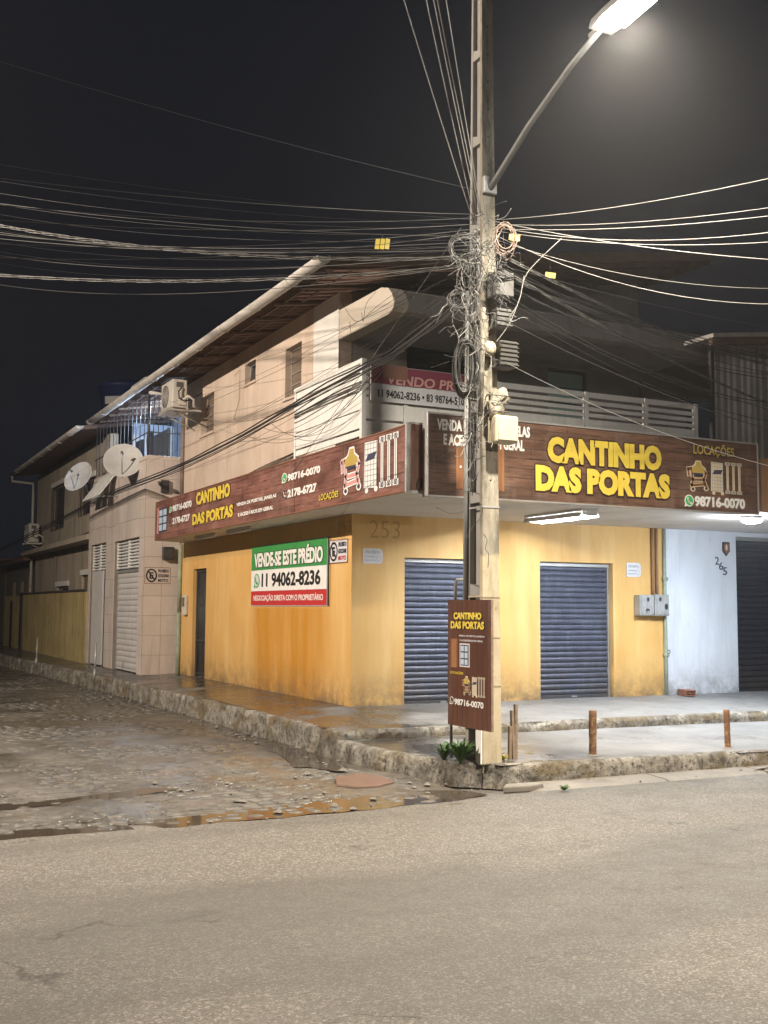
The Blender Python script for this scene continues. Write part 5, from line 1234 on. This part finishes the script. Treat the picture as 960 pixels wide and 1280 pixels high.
# spiral-wrapped thick bundles either side of the pole
def wrapped(a, b, sag, label):
    b = b+(b-a)*7; sag *= 18
    t = thing('wrapped_bundle', a, label, 'cable'); p = span(a, b, sag, 150)
    for k in range(4): MB().tube([q+Vector((.012*math.cos(k*1.57+i*.5), .012*math.cos(k*1.57+i*.5)*.3, .016*math.sin(k*1.57+i*.5))) for i, q in enumerate(p)], .0045, 5).build('strand', 'cable_grey' if k % 2 else 'cable_white', t)
wrapped(atD(593, 322, PD-.1), atD(430, 296, 11.6), .03, 'twisted pale cable bundle leaving the pole to the left, above the canopy')
wrapped(atD(590, 332, PD-.1), atD(350, 305, 12.2), .05, 'second twisted cable bundle leaving the pole to the left, slightly lower')
wrapped(atD(625, 318, PD-.1), atD(745, 352, 12.6), .03, 'upper twisted cable bundle leaving the pole to the right')
wrapped(atD(625, 336, PD-.1), atD(800, 392, 13.4), .05, 'lower twisted cable bundle leaving the pole to the right')
# lines over the road towards the viewer
for i, (x0, y0, x1, sg) in enumerate(((590, 272, 512, .12), (594, 278, 536, .1), (597, 268, 545, .1), (600, 266, 551, .12), (602, 270, 560, .1))):
    a = atD(x0, y0, PD-.2); b = atD(x1, -20, 7.6); cable(span(a, b+(b-a)*3.5, sg*3), .007, 'cable_white', ('leftmost', 'second from left', 'middle', 'second from right', 'rightmost')[i]+' of the bright lines climbing from the pole to the top edge', 'lines to the top edge')
for i, (y0, y1, de, sg, r_) in enumerate(((275, 188, 8.0, .1, .006), (280, 222, 8.4, .12, .005), (283, 232, 8.6, .2, .007), (286, 240, 8.8, .1, .006), (288, 262, 9.2, .15, .006), (276, 302, 10, .1, .008), (292, 300, 10.5, .35, .007), (298, 306, 11, .25, .006))):
    a = atD(615, y0, PD-.1); b = atD(985, y1, de); cable(span(a, b+(b-a)*.8, sg*1.8), r_, 'cable_white', nth(i, 8)+' of the pale lines fanning from the pole towards the right edge', 'lines to the right')
for i, (y0, y1, de, sg) in enumerate(((325, 400, 16, .6), (330, 410, 15.5, .5), (335, 418, 15, .3), (342, 425, 14.5, .3), (345, 432, 14, .2), (350, 440, 15, .45), (360, 455, 14.6, .6), (395, 520, 13.2, .25))):
    a = atD(620, y0, PD); b = atD(985, y1, de); cable(span(a, b+(b-a)*.5, sg), .010, 'cable_black', nth(i, 8)+' of the dark lines sagging right along the front of the shop', 'dark lines along the front')
rnd = random.Random(21)
for i in range(9):
    a = atD(597, 275+6*i, PD); b = atD(-50, 190+13*i+rnd.uniform(-5, 5), 11+1.2*i); cable(span(a, b+(b-a)*.3, .12+.05*i), .005, 'cable_black', ORD[min(i, 6)]+' faint dark wire between the pale lines left of the pole' if i < 7 else ('next to lowest' if i == 7 else 'lowest')+' faint dark wire between the pale lines left of the pole', 'faint wires to the left')
for i in range(7):
    a = atD(620, 330+9*i, PD); b = atD(985, 408+17*i+rnd.uniform(-6, 6), 13.2+.3*i); cable(span(a, b+(b-a)*.4, rnd.uniform(.1, .5)), .007, 'cable_black', nth(i, 7)+' thin black wire crossing the balcony right of the pole', 'thin wires over the balcony')
cable(span(atD(632, 453, PD), atD(975, 586, 11.2), .10)[:], .007, 'cable_grey', 'single pale line running right from the terminal box across the balcony', None)
# drop wire from the canopy down to the side sign
cable(span(onpole(576, 285, -.1), Vector((-.70, 2.0, 2.90)), .02), .006, 'cable_white', 'straight pale drop wire slanting down from the pole to the side sign', None)
cable([onX(505, 590, -.72), onX(470, 600, -.74), onX(440, 625, -.73)] + [onX(402, 680, -.03)], .004, 'cable_grey', 'short thin wire looping below the side sign', None)
# thick black bundle along the side facade
bp = [atD(572, 378, PD+.05), onX(505, 432, -.95), onX(450, 463, -.90), onX(367, 508, -.85), onX(290, 552, -.85), onX(210, 590, -.95), onX(130, 622, -1.1), onX(40, 668, -1.2), onX(-40, 706, -1.3)]
def smooth(pts, m=6):
    out = []
    for i in range(len(pts)-1):
        p0, p1, p2, p3 = pts[max(i-1, 0)], pts[i], pts[i+1], pts[min(i+2, len(pts)-1)]
        for k in range(m):
            t = k/m; out.append(.5*((2*p1)+(p2-p0)*t+(2*p0-5*p1+4*p2-p3)*t*t+(3*p1-p0-3*p2+p3)*t**3))
    return out+[pts[-1]]
t = thing('black_cable_bundle', bp[4], 'thick black cable bundle strung along the cream side wall to the pole', 'cable')
for k in range(5):
    off = [Vector((0, 0, 0)), Vector((.015, 0, .025)), Vector((-.01, 0, .05)), Vector((.01, 0, -.03)), Vector((0, 0, -.06))][k]
    MB().tube([p + off*(1+.8*noise.noise(Vector((i*.3, k, 0)))) for i, p in enumerate(smooth(bp))], .011 if k < 3 else .008, 5).build('strand', 'cable_black', t)
# loops hanging below it
for i, (x0, y0, x1, y1, sg) in enumerate(((500, 440, 300, 552, .55), (495, 444, 330, 535, .8), (480, 450, 310, 545, .95), (470, 455, 340, 530, 1.0))):
    cable(span(onX(x0, y0, -.85), onX(x1, y1, -.80), sg*.45, 16), .006, 'cable_black', ('shallowest', 'second shallowest', 'second deepest', 'deepest')[i]+' wire loop drooping below the thick black bundle', 'loops below the black bundle')
for i, (p0, p1, sg) in enumerate((((555, 350), (205, 470), .25), ((545, 340), (180, 505), .35), ((565, 345), (120, 545), .3), ((540, 390), (240, 520), .5), ((560, 372), (230, 560), .1), ((560, 365), (140, 592), .25), ((560, 395), (200, 600), .2))):
    cable(span(atD(*p0, PD+.3), onX(*p1, -.62), sg, 18), .005, 'cable_black', nth(i, 7)+' thin dark wire slanting across the cream upper wall', 'wires across the cream wall')
cable([onX(293, 470, -.01), onX(300, 462, -.02), onX(299, 500, -.015), onX(292, 525, -.01)], .005, 'cable_black', 'short black wire stub on the cream wall between two windows', None)
for i, pts in enumerate(([(424, 372), (440, 398), (452, 400), (470, 384), (500, 362)], [(437, 402), (440, 440), (438, 500), (436, 560)], [(452, 390), (454, 402), (458, 380), (470, 365)])):
    cable(smooth([onY(x, y, -1.32) for x, y in pts], 5), .005, 'cable_black', ('long dipping wire', 'straight hanging wire', 'short curled wire')[i]+' in the canopy corner above the balcony', 'wires in the canopy corner')
# yellow cable tags
for x, y, de, sx, lb in ((478, 305, 11.4, .075, 'set of yellow cable tags hanging on the lines left of the pole'), (688, 344, 12.0, .05, 'yellow cable tag on the twisted bundle right of the pole'), (643, 297, 11.0, .05, 'small yellow cable tag close to the right side of the pole')):
    t = thing('cable_tag', atD(x, y, de), lb, 'tag', 'yellow cable tags'); c = atD(x, y, de); n = 3 if sx > .07 else 1
    for k in range(n):
        q = c + R0*((k-(n-1)/2)*.052); hh = .055 if n == 3 else .030; ww = .022 if n == 3 else .055
        MB().box((q.x-ww, q.y-.004, q.z-hh), (q.x+ww, q.y+.004, q.z+hh), Matrix.Rotation(-YAW+.1*k, 3, 'Z') @ Matrix.Rotation(.12, 3, 'Y')).build('plate', 'tag_yellow', t)
    MB().tube([c+Vector((0, 0, .05)), c+Vector((0, 0, .11))], .004, 5).build('tie', 'cable_black', t)
# coils of spare cable
def coil(c, r1, r2, n, mat, label, tilt, rad=.008, turn=0):
    t = thing('cable_coil', c, label, 'cable coil'); rnd = random.Random(int(c.x*1000))
    for k in range(n):
        a1, a2 = r1*rnd.uniform(.82, 1.1), r2*rnd.uniform(.85, 1.1); dx, dz, ph = rnd.uniform(-.03, .03), rnd.uniform(-.03, .03), rnd.uniform(-.25, .25)
        MB().tube([Vector(c)+R0*(a1*math.cos(a*.2513)+dx)+Vector((0, 0, a2*math.sin(a*.2513)+dz))+F0*(ph*.25*math.sin(a*.2513)+.015*k-.05+turn) for a in range(25)], rad, 5, closed=True).build('turn', mat, t)
coil(atD(583, 458, PD-.25), .10, .26, 9, 'cable_black', 'large black coil of spare cable hanging left of the pole', 0, .012)
coil(atD(583, 312, PD-.2), .15, .13, 7, 'cable_grey', 'grey coil of wire left of the pole at the level of the lines', 0, .006)
coil(atD(630, 300, PD-.25), .10, .15, 6, 'pipe_brown', 'reddish coil of thin wire right of the pole at the level of the lines', 0, .005)
coil(atD(572, 375, PD-.2), .09, .10, 5, 'cable_grey', 'small grey coil of wire left of the steel cabinet', 0, .005)
# tangle
rnd = random.Random(3); tg = MB(); tw = MB(); tk = MB()
for k in range(210):
    zone = rnd.random()
    if zone < .5: cx_, cy_, sx, sy = 606, 318, 30, 40
    elif zone < .75: cx_, cy_, sx, sy = 585, 390, 20, 60
    else: cx_, cy_, sx, sy = 592, 520, 14, 90
    x, y = rnd.gauss(cx_, sx*.6), rnd.gauss(cy_, sy*.6); pts = []; dx, dy = rnd.uniform(-9, 9), rnd.uniform(-4, 14)
    dep = PD-.42+rnd.uniform(-.1, .3)
    for i in range(5):
        pts.append(atD(x, y, dep)); x += dx; y += dy; dx = dx*.5+rnd.uniform(-9, 9); dy = dy*.5+rnd.uniform(-8, 13); dep += rnd.uniform(-.05, .05)
    (tg if k % 6 in (0, 3) else tw if k % 6 == 1 else tk).tube(smooth(pts, 4), rnd.choice((.002, .003, .004)), 4)
t = thing('wire_tangle', (-.6, -4.4, 5), 'dense tangle of thin wires around the utility pole at cable height', 'wires')
stuff(tg.build('grey_wires', 'cable_grey', t, merge=False)); stuff(tw.build('pale_wires', 'cable_white', t, merge=False)); stuff(tk.build('dark_wires', 'cable_black', t, merge=False))
# wires running down the pole
for k, (x0, x1, mt) in enumerate(((600, 598, 'cable_black'), (590, 592, 'cable_black'), (594, 596, 'cable_grey'), (586, 590, 'cable_black'))):
    cable(span(onpole(x0, 330, .03), onpole(x1, 560+20*k, .03), 0, 20, k+1), .008, mt, ('rightmost', 'third from left', 'second from left', 'leftmost')[(0, 2, 1, 3)[k]]+' wire running down the utility pole', 'wires down the pole')
cable(smooth([atD(702, 298, PD-.2), atD(660, 340, PD-.2), atD(650, 372, PD-.25), atD(640, 398, PD-.3), atD(632, 412, PD-.3), atD(620, 428, PD-.3)], 6), .009, 'cable_white', 'pale cable curving from the right-hand lines down to the terminal box', None)
cable(smooth([atD(655, 345, PD-.2), atD(648, 378, PD-.25), atD(638, 395, PD-.3), atD(640, 402, PD-.3), atD(652, 397, PD-.3), atD(660, 398, PD-.3)], 5), .006, 'cable_white', 'short pale cable with a connector right of the splice box', None)
cable(smooth([atD(606, 438, PD-.4), atD(600, 470, PD-.4), atD(612, 490, PD-.42), atD(625, 500, PD-.42), atD(606, 520, PD-.4), atD(598, 540, PD-.4)], 5), .006, 'cable_grey', 'grey wire wound round the pole above the cream box', None)
cable(smooth([onY(x, y, -2.80) for x, y in ((545, 634), (560, 641), (575, 641), (588, 633))], 5), .004, 'cable_black', 'little dark wire hanging under the front awning beside the pole', None)

# ================================================================ POSTS, PLANTS, RUBBLE
def rust_post(c, h, r_, label, mat='rust', tilt=(0, 0)):
    n = 10; vs = []; rows = 9; mb = MB()
    for i in range(rows+1):
        t = i/rows; z = h*t
        for k in range(n):
            a = 2*math.pi*k/n; rr = r_*(1+.10*noise.noise(Vector((math.cos(a)*2, math.sin(a)*2, z*9+c.x*5)))) * (1.10 if i == 0 else 1)
            vs.append((c.x+rr*math.cos(a)+tilt[0]*z, c.y+rr*math.sin(a)+tilt[1]*z, c.z-.03+z + (.012*noise.noise(Vector((a, 3, c.x))) if i == rows else 0)))
    mb.add(vs, [(i*n+k, i*n+(k+1) % n, (i+1)*n+(k+1) % n, (i+1)*n+k) for i in range(rows) for k in range(n)] + [tuple(range(rows*n, rows*n+n))], True)
    t = thing('bollard_post', c, label, 'post', 'short posts on the corner pavement'); mb.build('post', mat, t)
    MB().lathe([(r_*1.9, -.01), (r_*1.7, .012), (r_*1.02, .02)], Matrix.Translation(c), 12).build('footing', 'concrete_gutter', t)
    MB().lathe([(r_*.78, h-.03), (r_*.7, h-.09), (0, h-.09)], Matrix.Translation(c), 10).build('hollow_top', 'box_dark', t)
P1, P2 = onZ(741, 945, .175), onZ(910, 936, .165)
rust_post(P1, .50, .040, 'rusty iron post stub midway along the lower pavement edge', 'rust', (.01, 0)); rust_post(P2, .46, .034, 'thinner rusty post stub near the right end of the lower pavement', 'rust', (-.02, .01))
c = onZ(641, 950, .18); t = thing('wooden_stake', c, 'split weathered wooden stake right beside the utility pole', 'post')
for dx, h, ln in ((-.035, .34, .02), (.0, .50, -.03), (.035, .56, .01)): MB().box((c.x+dx-.016, c.y-.018, c.z-.03), (c.x+dx+.016, c.y+.018, c.z+h), Matrix.Rotation(ln, 3, 'Y')).build('splinter', 'old_wood', t, .004)
def leafy(name, c, n, h, spread, mat, label, wd=.02, droop=.5):
    t = thing(name, c, label, 'plant'); rnd = random.Random(n)
    for k in range(n):
        a = rnd.uniform(0, 6.28); ln = h*rnd.uniform(.5, 1.1); out = spread*rnd.uniform(.4, 1.1); pts = []
        for i in range(5):
            s_ = i/4; pts.append(Vector((math.cos(a)*out*s_, math.sin(a)*out*s_, ln*s_*(1-droop*s_))))
        side = Vector((-math.sin(a), math.cos(a), 0)); vs = []; w_ = wd*rnd.uniform(.7, 1.4)
        for i, p in enumerate(pts):
            ww = w_*(1-(abs(i-1.6)/2.6)**1.6); vs += [Vector(c)+p-side*ww, Vector(c)+p+side*ww+Vector((0, 0, ww*.4))]
        MB().add(vs, [(2*i, 2*i+1, 2*i+3, 2*i+2) for i in range(4)], True).build('leaf', mat, t)
    return t
leafy('weed_clump', Vector((-.74, -4.18, .18)), 90, .40, .20, 'leaf_green', 'dark green broad-leaved weeds growing under the sign board at the pole', .015, .45)
leafy('weed_clump', Vector((-.80, -3.95, .18)), 70, .42, .15, 'leaf_green', 'lighter green weed clump left of the pole foot under the sign board', .013, .6)
leafy('weed_tuft', onZ(629, 951, .18), 22, .10, .06, 'leaf_yellow', 'small yellowish weed tuft at the right foot of the utility pole', .012, .4)
leafy('weed_tuft', onZ(705, 988, .02), 26, .07, .07, 'leaf_green', 'tiny green weed tuft in the gutter below the right kerb', .008, .3)
# reddish stone patch on the cobbles
ring_ = [(-1.98,-3.95),(-1.80,-3.52),(-1.5,-3.38),(-1.36,-3.66),(-1.38,-4.0),(-1.62,-4.16),(-1.86,-4.14)]
t = MB().prism(ring_, 'z', -.03, .034); tag(t.build('stone_slab', 'patch_red', None, .012), 'reddish flat stone slab set in the cobbles by the corner kerb', 'slab')
# loose stones and litter in the gutter
rub = MB(); rnd = random.Random(11)
for k in range(260):
    u = rnd.random()
    if u < .45: y = rnd.uniform(-4.6, 10); x = KX(max(y, -2.1)) - rnd.uniform(.03, .35) if y > -2.2 else LK(y)-rnd.uniform(.03, .5)
    elif u < .7: x = rnd.uniform(-1, 6); y = -4.66-rnd.uniform(0, .3)
    else: x = rnd.uniform(-6, -1); y = rnd.uniform(-5.3, -3)
    s_ = rnd.choice((.012, .016, .02, .03, .045)) * rnd.uniform(.7, 1.2); z = .02; vs = []
    for (a, b, c_) in ((1,0,0),(-1,0,0),(0,1,0),(0,-1,0),(0,0,.7),(0,0,-.7)): vs.append((x+a*s_*rnd.uniform(.6, 1.2), y+b*s_*rnd.uniform(.6, 1.2), z+c_*s_*rnd.uniform(.5, 1)))
    rub.add(vs, [(0,2,4),(2,1,4),(1,3,4),(3,0,4),(2,0,5),(1,2,5),(3,1,5),(0,3,5)])
stuff(tag(rub.build('gravel', 'stone_chip', None, merge=False), 'loose stones and grit lying along the gutters and on the cobbles', 'gravel'))
c = onZ(650, 985, .03); t = MB().prism([(c.x-.22, c.y-.05), (c.x+.05, c.y-.10), (c.x+.26, c.y-.02), (c.x+.20, c.y+.07), (c.x-.10, c.y+.09)], 'z', .0, .065); tag(t.build('concrete_chunk', 'concrete_gutter', None, .015), 'broken flat concrete chunk lying in the gutter below the pole', 'rubble')

# ================================================================ HAZE ADDED FOR THE LAMP GLOW
hz = MB().box((-60, -40, -1.2), (60, 60, 12)).build('haze', 'ground'); hz.data.materials.clear()
hm = bpy.data.materials.new('glow_haze'); hm.use_nodes = True; ht = hm.node_tree; ht.nodes.clear()
ho = ht.nodes.new('ShaderNodeOutputMaterial'); hv = ht.nodes.new('ShaderNodeVolumePrincipled'); hv.inputs['Density'].default_value = .0012; hv.inputs['Color'].default_value = (.9, .9, .92, 1); hv.inputs['Anisotropy'].default_value = .72
ht.links.new(hv.outputs[0], ho.inputs['Volume']); hz.data.materials.append(hm); stuff(hz); hz['label'] = 'thin haze added around the street for the lamp glow'; hz['category'] = 'haze'
